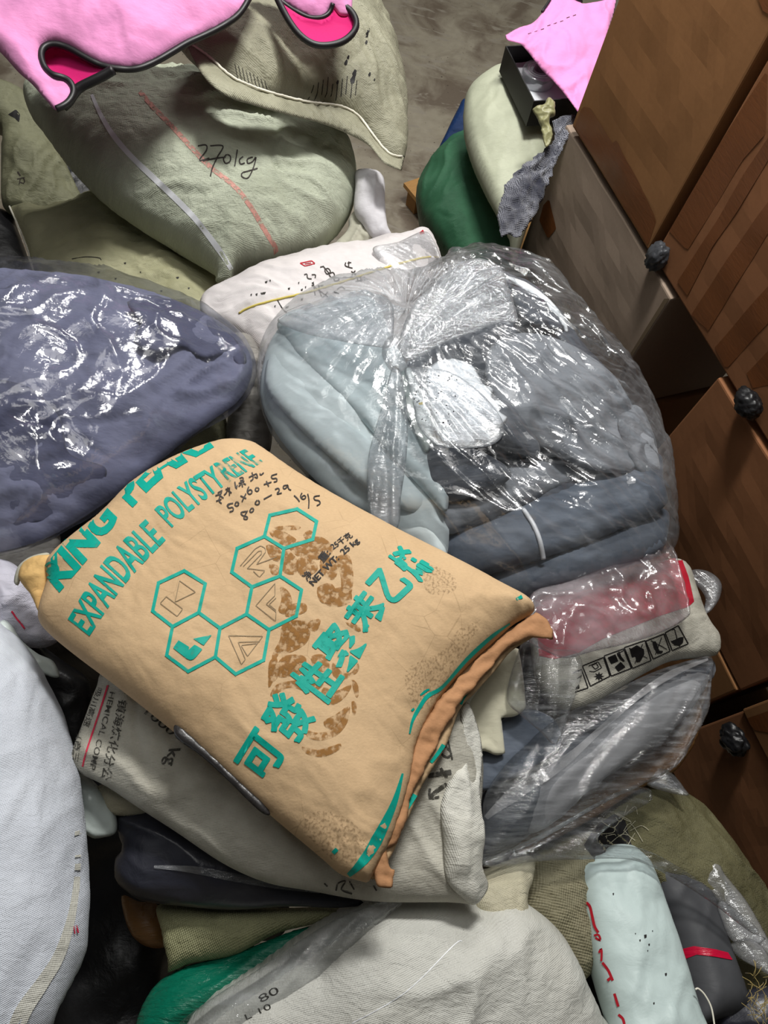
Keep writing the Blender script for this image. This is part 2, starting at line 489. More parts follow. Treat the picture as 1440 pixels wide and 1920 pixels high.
def woven(name, col, dirt=None, dirt_amt=0.35, pitch=0.004, rough=0.5, rot=0, wv=0.6, tone=0.12, crink=0.5, spec=0.35, dscale=5.0):
    t = NT(name); dirt = dirt or tuple(c * 0.45 for c in col)
    big = t.ramp(t.noise(dscale, 5, rot=rot), 0.45, 0.75)
    med = t.noise(28, 4); thread = t.noise(60, 2, stretch=(1, 14, 1), rot=rot)
    light = tuple(min(1, c * (1 + tone)) for c in col); dark = tuple(c * (1 - tone) for c in col)
    c = t.mix(med, dark, light)
    c = t.mix(t.mul(t.ramp(thread, .3, .7), 0.18), c, dark)
    c = t.mix(t.mul(big, dirt_amt), c, dirt)
    wvn = t.weave(pitch, rot=rot)
    c = t.mix(t.ramp(wvn, -1, 1, 0.14, 0.0), c, dirt)
    n = t.bump(t.noise(38, 5, stretch=(1, 1.9, 1), rot=rot + 20, dist=.8), min(1, crink * 1.5), 0.006)
    n = t.bump(t.noise(120, 3), crink, 0.0018, n)
    n = t.bump(wvn, wv, 0.0007, n)
    t.bsdf(c, rough, n, spec); return t.m

def cloth(name, col, rough=0.9, tone=0.15, fine=0.4, sheen=0.15, dirt=None, dirt_amt=0.0):
    t = NT(name)
    c = t.mix(t.noise(9, 5), tuple(x * (1 - tone) for x in col), tuple(min(1, x * (1 + tone)) for x in col))
    if dirt: c = t.mix(t.mul(t.ramp(t.noise(7, 6, dist=.5), .5, .68), dirt_amt), c, dirt)
    n = t.bump(t.noise(55, 4, stretch=(1, 2, 1), rot=25), fine, 0.003)
    n = t.bump(t.weave(0.002), 0.3, 0.0003, n)
    t.bsdf(c, rough, n, 0.25, sheen); return t.m

def sheet(name, col, rough=0.32, tone=0.1, spec=0.5, bmp=0.6, stretch=(1, 1, 1), rot=0, sc=30):
    """opaque plastic sheet"""
    t = NT(name)
    c = t.mix(t.noise(8, 5), tuple(x * (1 - tone) for x in col), tuple(min(1, x * (1 + tone)) for x in col))
    n = t.bump(t.noise(sc, 5, stretch=stretch, rot=rot, dist=0.8), bmp, 0.006)
    n = t.bump(t.noise(sc * 3.5, 3, stretch=stretch, rot=rot), bmp * .6, 0.002, n)
    t.bsdf(c, t.ramp(t.noise(18, 3), .3, .7, rough * .8, rough * 1.25), n, spec); return t.m

def film(name, haze=0.12, tint=(0.96, 0.97, 0.98), hcol=(0.85, 0.88, 0.92), rough=0.14, gl=0.10, bmp=0.5, sc=26, stretch=(1, 1, 1), rot=0, hazevar=0.0, streak=0.0, srot=0, radial=None):
    """clear polythene: see-through, a little milky, shiny"""
    t = NT(name)
    tr = t.n('ShaderNodeBsdfTransparent'); tr.inputs[0].default_value = (*tint, 1)
    df = t.n('ShaderNodeBsdfDiffuse'); df.inputs[0].default_value = (*hcol, 1)
    tl = t.n('ShaderNodeBsdfTranslucent'); tl.inputs[0].default_value = (*hcol, 1)
    gs = t.n('ShaderNodeBsdfGlossy'); gs.inputs['Roughness'].default_value = rough
    n = t.bump(t.noise(sc, 4, stretch=stretch, rot=rot, dist=1.2), bmp, 0.008)
    n = t.bump(t.noise(sc * 3.3, 3, stretch=stretch, rot=rot, dist=.8), bmp * .8, 0.003, n)
    t.l(n, gs.inputs['Normal']); 
    dm = t.n('ShaderNodeMixShader'); dm.inputs[0].default_value = 0.3
    t.l(df.outputs[0], dm.inputs[1]); t.l(tl.outputs[0], dm.inputs[2])
    h = t.n('ShaderNodeMixShader')
    f = None
    if hazevar: f = t.ramp(t.noise(7, 5, dist=.8), .35, .7, max(0, haze - hazevar), haze + hazevar)
    if streak:
        st = t.ramp(t.noise(9, 4, stretch=(1, 9, 1), rot=srot, dist=.4), .48, .72, 0, streak)
        f = t.mul(st, f if f is not None else haze, 'ADD')
    if radial:
        sp = t.n('ShaderNodeSeparateXYZ'); t.l(t.uv.outputs[0], sp.inputs[0])
        dx = t.mul(sp.outputs[0], -radial[0], 'ADD'); dy = t.mul(sp.outputs[1], -radial[1], 'ADD')
        th = t.mul(dy, dx, 'ARCTAN2'); rr = t.mul(t.mul(t.mul(dx, dx), t.mul(dy, dy), 'ADD'), .5, 'POWER')
        cb = t.n('ShaderNodeCombineXYZ'); t.l(t.mul(th, 9.0), cb.inputs[0]); t.l(t.mul(rr, 6.0), cb.inputs[1])
        ns = t.n('ShaderNodeTexNoise'); ns.inputs['Scale'].default_value = 1.6; ns.inputs['Detail'].default_value = 5; t.l(cb.outputs[0], ns.inputs['Vector'])
        fall = t.ramp(rr, .02, .34, 1, 0)
        rd = t.mul(t.ramp(ns.outputs[0], .42, .70), fall)
        f = t.mul(t.mul(rd, .55), f if f is not None else haze, 'ADD')
        n2 = t.bump(rd, .8, .006, n); t.l(n2, gs.inputs['Normal'])
    if f is None: h.inputs[0].default_value = haze
    else: t.l(f, h.inputs[0])
    t.l(tr.outputs[0], h.inputs[1]); t.l(dm.outputs[0], h.inputs[2])
    lw = t.n('ShaderNodeLayerWeight'); lw.inputs[0].default_value = 0.35; t.l(n, lw.inputs['Normal'])
    fr = t.ramp(lw.outputs['Fresnel'], 0.0, 1.0, gl, 0.55)
    g = t.n('ShaderNodeMixShader'); t.l(fr, g.inputs[0])
    t.l(h.outputs[0], g.inputs[1]); t.l(gs.outputs[0], g.inputs[2])
    t.l(g.outputs[0], t.out.inputs[0])
    return t.m

def ink(name, col, worn=0.0, scale=70, rough=0.6, thr=.62, top=1.0):
    t = NT(name)
    if worn:
        a = t.ramp(t.noise(scale, 5), thr - .1, thr + .06, top, top * (1.0 - worn))
        t.bsdf(col, rough, None, 0.3, 0, a)
    else: t.bsdf(col, rough, None, 0.3)
    return t.m

def kraft_mat(name, col, dark, spot=0.3):
    t = NT(name)
    fib = t.noise(160, 4, stretch=(1, 2.2, 1)); big = t.noise(5, 4)
    c = t.mix(fib, tuple(x * .86 for x in col), tuple(min(1, x * 1.12) for x in col))
    c = t.mix(t.ramp(big, .45, .75, 0, .22), c, dark)
    sp = t.ramp(t.noise(240, 2), .70, .76); c = t.mix(t.mul(sp, spot), c, tuple(x * .35 for x in dark))
    cr = t.voro(16, feature='DISTANCE_TO_EDGE'); ck = t.mul(t.ramp(cr, 0.0, .012, 1, 0), t.ramp(t.noise(6, 3), .5, .62))
    c = t.mix(t.mul(ck, .35), c, tuple(x * .5 for x in dark))
    rub = t.mul(t.ramp(t.noise(70, 3, stretch=(1, 6, 1), rot=30), .60, .72), t.ramp(t.noise(4, 3), .5, .65))
    c = t.mix(t.mul(rub, .3), c, tuple(x * .5 for x in dark))
    n = t.bump(t.noise(300, 3), .35, 0.0008)
    n = t.bump(t.noise(48, 5, stretch=(1, 1.5, 1), rot=40), .3, 0.003, n)
    t.bsdf(c, .78, n, .25); return t.m

def card_mat(name, col, flute=0.35):
    t = NT(name)
    fib = t.noise(90, 4, 'ob'); big = t.noise(3.0, 4, 'ob')
    c = t.mix(fib, tuple(x * .9 for x in col), tuple(min(1, x * 1.1) for x in col))
    c = t.mix(t.ramp(big, .4, .75, 0, .2), c, tuple(x * .75 for x in col))
    ln = t.noise(12, 3, 'ob', stretch=(1, 1, 22)); c = t.mix(t.ramp(ln, .62, .72, 0, .05), c, tuple(x * .55 for x in col))
    n = t.bump(t.noise(14, 3, 'ob', stretch=(1, 1, 3)), .08, 0.003); n = t.bump(t.noise(220, 2, 'ob'), .2, .0005, n)
    t.bsdf(c, .8, n, .25); return t.m

def concrete_mat():
    t = NT('stained_concrete')
    c = t.mix(t.noise(22, 6, 'ob'), lin(140, 131, 114), lin(168, 160, 142))
    c = t.mix(t.ramp(t.noise(3.2, 6, 'ob', dist=.5), .45, .62), c, lin(112, 100, 86))
    c = t.mix(t.ramp(t.noise(5.5, 5, 'ob', stretch=(1, 3, 1), dist=1.0), .55, .63), c, lin(150, 142, 128))
    c = t.mix(t.ramp(t.noise(60, 2, 'ob'), .70, .76), c, lin(60, 54, 48))
    t.bsdf(c, t.ramp(t.noise(4, 4, 'ob'), .3, .7, .35, .75), t.bump(t.noise(80, 4, 'ob'), .3, .003), .4); return t.m

def wood_mat(name, col):
    t = NT(name)
    g = t.noise(30, 4, 'ob', stretch=(1, 7, 7)); c = t.mix(g, tuple(x * .6 for x in col), col)
    t.bsdf(c, .8, t.bump(g, .3, .002), .25); return t.m

SAGE = lin(168, 176, 150)
M = dict(
    floor=concrete_mat(),
    sage=woven('sage_woven', lin(194, 200, 180), lin(112, 116, 88), .30, rot=35, crink=.55),
    sage2=woven('sage_woven_dirty', lin(186, 184, 150), lin(110, 108, 66), .5, rot=10, crink=.5),
    sage3=woven('sage_woven_grey', lin(160, 158, 136), lin(80, 78, 62), .5, pitch=.005, rot=-30, crink=.5),
    sage4=woven('sage_woven_dim', lin(130, 130, 104), lin(64, 64, 48), .5, rot=20),
    palesage=woven('pale_sage_woven', lin(196, 200, 176), lin(150, 152, 128), .2, pitch=.0025, wv=.25, crink=.2),
    greenbag=woven('green_woven', lin(58, 108, 78), lin(28, 66, 46), .4, pitch=.003, rot=20, crink=.3, rough=.45),
    bluebag=woven('blue_woven', lin(20, 52, 100), lin(8, 22, 44), .4),
    white=woven('white_woven', lin(216, 215, 206), lin(150, 146, 124), .22, pitch=.0035, rot=30, rough=.42, crink=.35),
    whitelow=woven('white_woven_low', lin(205, 205, 198), lin(150, 146, 128), .25, pitch=.0035, rot=30, rough=.38, crink=.4),
    whitegrey=woven('white_woven_grubby', lin(196, 193, 180), lin(104, 98, 84), .6, pitch=.0036, rot=-38, crink=.3, wv=.6, dscale=7),
    bluewhite=woven('blue_white_woven', lin(214, 219, 228), lin(170, 176, 190), .2, pitch=.0035, rot=8, rough=.4, crink=.25, wv=.7),
    pinkwhite=woven('pinkish_white_woven', lin(226, 220, 220), lin(176, 168, 164), .25, pitch=.003, crink=.3),
    lilacwhite=woven('lilac_white_woven', lin(205, 203, 216), lin(120, 118, 130), .45, pitch=.003, crink=.6),
    beige=woven('beige_woven', lin(196, 190, 166), lin(128, 118, 84), .4, pitch=.0035, rot=25, crink=.45),
    burlap=woven('coarse_olive_weave', lin(142, 136, 110), lin(66, 60, 40), .35, pitch=.0065, rot=-32, wv=1.0, tone=.25, crink=.5, rough=.6),
    olive=woven('olive_weave', lin(112, 108, 78), lin(48, 44, 24), .5, pitch=.004, rot=-30, wv=.9, tone=.2, crink=.4, rough=.5),
    sagesmall=woven('small_sage_weave', lin(160, 160, 122), lin(96, 94, 62), .35, pitch=.005, rot=20, wv=1.0, tone=.15, crink=.4),
    greysack=woven('grubby_grey_weave', lin(150, 146, 140), lin(74, 70, 66), .6, pitch=.003, crink=.7),
    kraft=kraft_mat('kraft_paper', lin(200, 170, 132), lin(160, 126, 86)),
    kraftin=kraft_mat('kraft_paper_fold', lin(210, 172, 112), lin(150, 108, 60)),
    crepe=kraft_mat('brown_crepe_tape', lin(176, 130, 92), lin(120, 78, 48)),
    teal=ink('teal_print', lin(0, 160, 142), .30, 110, thr=.64), tealworn=ink('worn_teal_print', lin(0, 156, 140), .9, 60, thr=.56),
    blackink=ink('black_print', lin(28, 26, 26)), pen=ink('black_pen', lin(52, 46, 42)), greyline=ink('grey_line_print', lin(140, 122, 94)),
    faint=ink('faded_black_print', lin(62, 60, 54), .7, 160, thr=.58), redline=ink('red_stripe_print', lin(196, 40, 70), .5, 120),
    pinkline=ink('pink_thread', lin(206, 150, 138), .9, 90, thr=.55), redink=ink('red_print', lin(176, 22, 40)),
    stain=ink('brown_tread_mark', lin(150, 104, 48), .9, 90, thr=.53, rough=.7, top=.82), mark=ink('dark_mark', lin(44, 42, 38), .7, 120),
    grime=ink('grime', lin(120, 96, 66), 1.0, 220, thr=.46, top=.35),
    red=woven('red_woven', lin(178, 22, 46), lin(110, 10, 26), .3, pitch=.003, crink=.3),
    pink=cloth('pink_nonwoven', lin(226, 146, 196), .75, .05, .45, dirt=lin(150, 96, 140), dirt_amt=.3),
    pink2=cloth('bright_pink_nonwoven', lin(250, 158, 218), .75, .04, .45, dirt=lin(190, 110, 160), dirt_amt=.2),
    magenta=cloth('magenta_lining', lin(200, 14, 104), .7, .12, .3),
    black=sheet('black_binding', lin(22, 20, 22), .45, bmp=.2),
    blackcard=sheet('black_card', lin(20, 20, 20), .5, bmp=.1),
    blackbag=sheet('black_polythene', lin(44, 45, 54), .34, bmp=.5, sc=18),
    darkstrip=sheet('dark_plastic_strip', lin(44, 42, 42), .3, bmp=.3),
    greenfilm=sheet('green_polythene', lin(8, 108, 84), .26, bmp=.9, stretch=(1, 4, 1), rot=-35, sc=26),
    mintfilm=sheet('mint_white_polythene', lin(196, 206, 202), .28, bmp=.4, sc=14),
    mint=cloth('mint_fabric', lin(206, 217, 219), .8, .04, .25), mint2=cloth('mint_fabric_tint', lin(192, 205, 208), .8, .05, .25),  # mint2 is a slightly deeper tint of the mint fabric
    mintroll=sheet('pale_mint_fabric_roll', lin(188, 204, 202), .5, .05, .3, .35, sc=20),
    paper=cloth('white_paper', lin(222, 226, 230), .7, .03, .2, 0), cream=cloth('cream_fabric', lin(214, 210, 186), .75, .05, .3),
    grey=cloth('grey_fabric', lin(128, 132, 138), .7, .12, .5), greyb=cloth('blue_grey_fabric', lin(92, 100, 112), .6, .14, .5),
    dark=cloth('dark_grey_fabric', lin(80, 84, 92), .65, .15, .5), slate=cloth('slate_fabric', lin(108, 110, 134), .7, .16, .7),
    slate2=cloth('dark_slate_fabric', lin(78, 80, 104), .7, .16, .7), plum=cloth('plum_grey_fabric', lin(126, 112, 128), .7, .1, .5),
    greyroll=cloth('mid_grey_fabric', lin(150, 150, 152), .8, .06, .2), charcoal=sheet('charcoal_fabric_roll', lin(70, 71, 74), .55, .06, .3, .15, sc=16),
    ragwhite=cloth('white_rag', lin(204, 202, 206), .9, .06, .5), raggrey=cloth('pale_grey_rag', lin(178, 176, 160), .9, .1, .6, dirt=lin(110, 106, 90), dirt_amt=.4),
    card=card_mat('brown_cardboard', lin(146, 104, 66)), cardgrey=card_mat('greyed_cardboard', lin(158, 140, 124)), cardred=card_mat('reddish_cardboard', lin(142, 96, 64)),
    carded=card_mat('worn_cardboard_edge', lin(112, 96, 76)),
    tape=sheet('brown_packing_tape', lin(116, 68, 34), .4, .12, .4, .12, stretch=(1, 4, 1), rot=30, sc=20),
    wood=wood_mat('raw_timber', lin(186, 140, 88)), ply=wood_mat('plywood', lin(200, 152, 94)),
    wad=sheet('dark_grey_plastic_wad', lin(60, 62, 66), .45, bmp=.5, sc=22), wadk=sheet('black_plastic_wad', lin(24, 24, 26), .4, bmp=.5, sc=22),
    strap=sheet('white_strap', lin(226, 228, 232), .4, bmp=.1), thread=cloth('yellow_thread', lin(206, 188, 96), .8, .1), thread_w=cloth('white_thread', lin(226, 222, 206), .8, .1),
    redtape=sheet('red_tape', lin(190, 16, 54), .25, bmp=.3, stretch=(1, 8, 1), sc=20), straw=cloth('straw', lin(158, 138, 84), .8, .3),
    brownwrap=sheet('brown_wrapped_roll', lin(134, 96, 56), .3, bmp=.6, stretch=(1, 5, 1), sc=22), twist=sheet('dull_green_plastic', lin(150, 148, 108), .4, bmp=.7, sc=24),
    clearroll=film('clear_tape_roll', .25, (.93, .93, .95), rough=.1, gl=.2, bmp=.1),
    film=film('clear_polythene', .05, hazevar=.05, streak=.12, srot=30, rough=.13, gl=.075, bmp=.25), filmneck=film('gathered_clear_polythene', .16, hazevar=.12, streak=.15, srot=40, rough=.14, gl=.09, bmp=.35, stretch=(1, 4, 1), rot=20),
    filmdark=film('clear_polythene_bag', .05, hcol=(.60, .62, .76), hazevar=.05, rough=.13, gl=.085, bmp=.25),
    filmwrap=film('stretch_wrap', .02, hazevar=.03, streak=.22, srot=-38, rough=.11, gl=.075, bmp=.35, stretch=(1, 7, 1), rot=-38),
    filmlow=film('stretch_wrap_low', .01, hazevar=.02, streak=.12, srot=-35, rough=.11, gl=.075, bmp=.35, stretch=(1, 7, 1), rot=-35),
    filmpink=film('milky_polythene', .18, hcol=(.84, .78, .82), hazevar=.14, rough=.13, gl=.08, bmp=.3),
    filmwhite=film('milky_white_polythene', .25, hcol=(.9, .9, .92), hazevar=.15, rough=.13, bmp=.4, stretch=(1, 3, 1), rot=-10),
)
def knit_mat():
    t = NT('navy_white_knit')
    w = t.weave(.006, rot=35); c = t.mix(t.ramp(w, -.2, .3), lin(44, 46, 58), lin(178, 180, 190))
    c = t.mix(t.ramp(t.noise(8, 3), .4, .6), c, lin(50, 52, 66))
    t.bsdf(c, .9, t.bump(w, .8, .002), .2, .2); return t.m
M['knit'] = knit_mat()
# ------------------------------------------------------------------ setting
def grid_obj(name, x0, x1, y0, y1, z, mat):
    o = new_obj(name, [(x0, y0, z), (x1, y0, z), (x1, y1, z), (x0, y1, z)], [(0, 1, 2, 3)], mat)
    o['kind'] = 'structure'; return o
grid_obj('floor', -6, 6, -3, 9, FZ, M['floor'])
def slab(name, lo, hi, mat):
    (a, b, c), (d, e, f) = lo, hi
    v = [(a, b, c), (d, b, c), (d, e, c), (a, e, c), (a, b, f), (d, b, f), (d, e, f), (a, e, f)]
    o = new_obj(name, v, [(0, 3, 2, 1), (4, 5, 6, 7), (0, 1, 5, 4), (1, 2, 6, 5), (2, 3, 7, 6), (3, 0, 4, 7)], mat, smooth=False)
    o['kind'] = 'structure'; return o
# the hall behind the camera and far ahead, outside the frame
slab('wall_far', (-6, 9, FZ), (6, 9.2, 4.6), M['floor'])
slab('wall_near', (-6, -3.2, FZ), (6, -3, 4.6), M['floor'])

# ------------------------------------------------------------------ the wall of cartons
RH = np.array([-0.502255, 0.864719, 0.0]); NW = np.array([0.864719, 0.502255, 0.0]); DW = 1.3973
WROT = math.atan2(RH[1], RH[0])
def wall_local(p, s0, z0, off=0.0):
    r = rays(p); t = (DW + off) / (r @ NW); q = CAM + r * t[:, None]
    return np.stack([q @ RH - s0, q[:, 2] - z0], 1)
def carton(s0, s1, z0, z1, depth, mat, label, off=0.0, bulge=0.008, name='cardboard_box', lean=0.0):
    bm = bmesh.new()
    L, H = s1 - s0, z1 - z0
    bmesh.ops.create_cube(bm, size=1.0)
    for v in bm.verts:
        v.co = Vector(((v.co.x + .5) * L, (v.co.y - .5) * depth, (v.co.z + .5) * H))
    bmesh.ops.bevel(bm, geom=bm.edges[:], offset=0.006, segments=2, affect='EDGES', profile=.6)
    for i in range(1, 14):
        bmesh.ops.bisect_plane(bm, geom=bm.verts[:] + bm.edges[:] + bm.faces[:], plane_co=(L * i / 14, 0, 0), plane_no=(1, 0, 0))
        bmesh.ops.bisect_plane(bm, geom=bm.verts[:] + bm.edges[:] + bm.faces[:], plane_co=(0, 0, H * i / 14), plane_no=(0, 0, 1))
    sd = int(abs(s0 * 100)) + 3
    for v in bm.verts:
        x, z = v.co.x / L, v.co.z / H
        e = max(0.0, math.sin(math.pi * min(max(x, 0), 1)) * math.sin(math.pi * min(max(z, 0), 1)))
        v.co.y += (bulge * e + 0.004 * float(pn(np.array(x * 5 + sd), np.array(z * 5), sd)) * min(1, e * 3)) if v.co.y > -depth / 2 else 0
        if v.co.z > H * .5: v.co.z += 0.004 * float(pn(np.array(x * 4.0), np.array(1.5), sd))
        else: v.co.z += 0.003 * float(pn(np.array(x * 4.0), np.array(4.5), sd))
    me = bpy.data.meshes.new(name); bm.to_mesh(me); bm.free(); me.materials.append(mat)
    o = bpy.data.objects.new(name, me); COL.objects.link(o)
    base = RH * s0 + NW * (DW + off) + np.array([0, 0, z0])
    o.location = base; o.rotation_euler = (0, 0, WROT)
    tag(o, label, 'box', 'cardboard boxes stacked on the right')
    o['_s'] = [s0, z0, off, L, H, bulge]
    return o
def on_carton(box, name, polys, mat, thick=0.0012):
    s0, z0, off, L, H, bl = box['_s']; V = []; F = []
    for poly in polys:
        q = wall_local(np.array(poly, float), s0, z0, off)
        q[:, 0] = np.clip(q[:, 0], .004, L - .004); q[:, 1] = np.clip(q[:, 1], .004, H - .004)
        v, f, _, n = fill(q, 0.02 if name != 'worn_edge' else 0.008)
        sd = int(abs(s0 * 100)) + 3
        e = np.sin(np.pi * np.clip(v[:, 0] / L, 0, 1)) * np.sin(np.pi * np.clip(v[:, 1] / H, 0, 1))
        y = bl * e + 0.004 * pn(v[:, 0] / L * 5 + sd, v[:, 1] / H * 5, sd) * np.minimum(1, e * 3) + thick
        b = len(V); V += [(a, c, d) for (a, d), c in zip(v, y)]
        for t in f:
            A, B, C_ = (v[i] for i in t[:3])
            cr = (B[0] - A[0]) * (C_[1] - A[1]) - (B[1] - A[1]) * (C_[0] - A[0])
            F.append(tuple(b + i for i in (t if cr < 0 else t[::-1])))
    return new_obj(name, V, F, mat, box, [(a, c) for a, b_, c in V])

bx = carton(1.283, 1.83, 0.700, 1.42, 0.5, M['card'], 'large brown cardboard box with torn tape along its bottom edge, below the pink bag corner', off=0.0)
on_carton(bx, 'packing_tape', [[(1078, 238), (1092, 200), (1108, 202), (1150, 268), (1160, 262), (1178, 300), (1200, 340), (1232, 412), (1218, 465)]], M['tape'])
on_carton(bx, 'packing_tape', [[(1420, -10), (1460, -10), (1460, 40), (1432, 20)]], M['tape'], .002)
bx = carton(0.30, 1.258, 0.696, 1.46, 0.5, M['cardred'], 'brown cardboard box crossed by many scuffed tape bands, at the right edge', off=0.01)
on_carton(bx, 'packing_tape', [[(1253, 430), (1300, 350), (1345, 255), (1400, 190), (1440, 130), (1440, 250), (1395, 300), (1340, 390), (1290, 470)]], M['tape'])
on_carton(bx, 'packing_tape', [[(1271, 528), (1345, 415), (1395, 330), (1450, 250), (1450, 290), (1390, 390), (1340, 460), (1290, 555)]], M['tape'], .0018)
on_carton(bx, 'packing_tape', [[(1297, 590), (1372, 478), (1450, 370), (1450, 430), (1390, 525), (1330, 620)]], M['tape'])
on_carton(bx, 'packing_tape', [[(1341, 652), (1400, 585), (1450, 530), (1450, 600), (1410, 640), (1362, 693)]], M['tape'])
on_carton(bx, 'packing_tape', [[(1400, 700), (1450, 650), (1450, 720), (1412, 728)]], M['tape'])
bx = carton(1.115, 1.868, 0.100, 0.676, 0.5, M['cardgrey'], 'dusty greyish cardboard box partly behind the knotted clear bag', off=0.004)
on_carton(bx, 'packing_tape', [[(1020, 385), (1032, 372), (1046, 428), (1030, 448), (1012, 412)]], M['tape'])
on_carton(bx, 'worn_edge', [[(1258, 560), (1180, 690), (1166, 700), (1172, 680), (1246, 560)]], M['carded'])
bx = carton(0.085, 0.834, 0.100, 0.676, 0.5, M['cardred'], 'dim brown cardboard box low down right of the dark gap', off=0.004)
on_carton(bx, 'worn_edge', [[(1345, 712), (1245, 830), (1238, 838), (1236, 828), (1330, 714)]], M['carded'])
bx = carton(-0.72, 0.035, 0.100, 0.676, 0.5, M['card'], 'dim brown cardboard box at the right edge, nearest the bottom corner', off=-0.02)
on_carton(bx, 'packing_tape', [[(1392, 1350), (1450, 1330), (1450, 1375), (1400, 1372)]], M['tape'])

bx = carton(1.10, 1.86, -.480, 0.092, 0.5, M['card'], 'lowest brown cardboard box under the dusty greyish one', off=0.004)
bx = carton(0.09, 0.83, -.480, 0.092, 0.5, M['card'], 'lowest brown cardboard box in the dark gap, under the dim box', off=0.0)
bx = carton(-0.72, 0.03, -.480, 0.092, 0.5, M['cardred'], 'lowest brown cardboard box at the right edge above the olive sack', off=-0.01)
# timber pallet under the cartons
def plank(root, s0, s1, d0, d1, z0, z1, name='deck_board', mat=None):
    a = np.array([[s0, d0, z0], [s1, d0, z0], [s1, d1, z0], [s0, d1, z0], [s0, d0, z1], [s1, d0, z1], [s1, d1, z1], [s0, d1, z1]])
    a[:, 1] *= -1
    return new_obj(name, a, [(0, 1, 2, 3), (4, 7, 6, 5), (0, 4, 5, 1), (1, 5, 6, 2), (2, 6, 7, 3), (3, 7, 4, 0)], mat or M['wood'], root, smooth=False)
def pallet(name, base, rot, L, Wd, label):
    r = bpy.data.objects.new(name, None); COL.objects.link(r); r.location = base; r.rotation_euler = (0, 0, rot)
    tag(r, label, 'pallet')
    for i in range(6):
        a = i * L / 6; plank(r, a, a + L / 6 - .03, 0, Wd, .075, .095)
    for k in range(3):
        d = k * (Wd - .09) / 2; plank(r, 0, L, d, d + .09, 0, .074, 'runner')
    return r
pb = RH * -0.75 + NW * (DW + 0.05)
pallet('timber_pallet', (pb[0], pb[1], FZ + 0.002), WROT, 2.65, 0.45, 'timber pallet under the stacked cardboard boxes')

# plywood pallet corner under the green sack
c0 = P(757, 343, FZ + .13); c1 = P(786, 333, FZ + .13)
u = (c1 - c0); u[2] = 0; u /= np.linalg.norm(u); v = np.array([u[1], -u[0], 0.0])
ang = math.atan2(u[1], u[0])
r = bpy.data.objects.new('plywood_pallet', None); COL.objects.link(r); r.location = (c0[0], c0[1], FZ + 0.002); r.rotation_euler = (0, 0, ang)
tag(r, 'plywood topped pallet corner showing beside the green sack', 'pallet')
plank(r, 0, .7, 0, .8, .105, .128, 'top_sheet', M['ply'])
for k in range(3): plank(r, 0.02, .68, .02 + k * .34, .10 + k * .34, .0, .104, 'runner')

# crumpled plastic wads pushed between the cartons
def wad(px, z, off, mat, label, r=(.03, .03, .05), seed=2):
    ray_ = rays([px])[0]; t = (DW + off) / (ray_ @ NW); c = CAM + ray_ * t
    bm = bmesh.new(); bmesh.ops.create_icosphere(bm, subdivisions=4, radius=1.0)
    for v in bm.verts:
        n = v.co.normalized()
        q = 1 + .22 * float(pn(np.array(n.x * 2.2 + n.z), np.array(n.y * 2.2 + 2 * n.z), seed)) - .22 * abs(float(pn(np.array(n.x * 4 + n.z * 3), np.array(n.y * 4 - n.z), seed + 4)))
        v.co = Vector((n.x * r[0] * q, n.y * r[1] * q, n.z * r[2] * q))
    me = bpy.data.meshes.new('plastic_wad'); bm.to_mesh(me); bm.free(); me.materials.append(mat)
    for p_ in me.polygons: p_.use_smooth = True
    o = bpy.data.objects.new('plastic_wad', me); COL.objects.link(o); o.location = c; o.rotation_euler = (0, 0, WROT)
    tag(o, label, 'plastic wad', 'plastic wads wedged between the boxes'); return o
wad((1232, 482), 0, -.012, M['wad'], 'grey plastic wad wedged below the two upper boxes', (.034, .03, .046), 2)
wad((1402, 756), 0, -.02, M['wadk'], 'black plastic wad below the tape-crossed box at right edge', (.045, .03, .034), 7)
wad((1376, 1388), 0, -.04, M['wadk'], 'black plastic wad between the two dim lower boxes', (.05, .035, .045), 12)
# ================================================================== far right group
b = Bag('plastic_sack', [(872, 185), (858, 205), (836, 250), (822, 285), (850, 290), (890, 250), (900, 210)], .22, M['bluebag'], .05, .4, disp=sackd(seed=3))
tag(b.o, 'dark blue sack edge peeking out behind the pale and green sacks', 'sack')
b = Bag('woven_sack', [(880, 238), (838, 272), (802, 318), (781, 358), (783, 395), (800, 436), (835, 480), (870, 515), (940, 520), (975, 500), (965, 440), (930, 380), (905, 300)], .42, M['greenbag'], .16, .5, disp=sackd(.014, 60, .01, .001, .008, 31), zs=[(800, 330, .14), (790, 400, .10), (950, 500, .14), (890, 250, .20)])
tag(b.o, 'smooth green woven sack on the plywood pallet', 'sack')
b = Bag('woven_sack', [(948, 128), (905, 150), (877, 170), (870, 205), (872, 245), (888, 300), (915, 362), (938, 408), (955, 450), (958, 500), (966, 498), (984, 440), (1020, 338), (1056, 246), (1040, 170), (1000, 140)], .62, M['palesage'], .13, .12, disp=sackd(.016, 70, .006, .0004, .004, 37, f=5), zs=[(960, 140, .50), (880, 200, .48), (985, 490, .40), (1050, 250, .46)])
tag(b.o, 'pale sage sack leaning on the green sack under the black tray', 'sack')
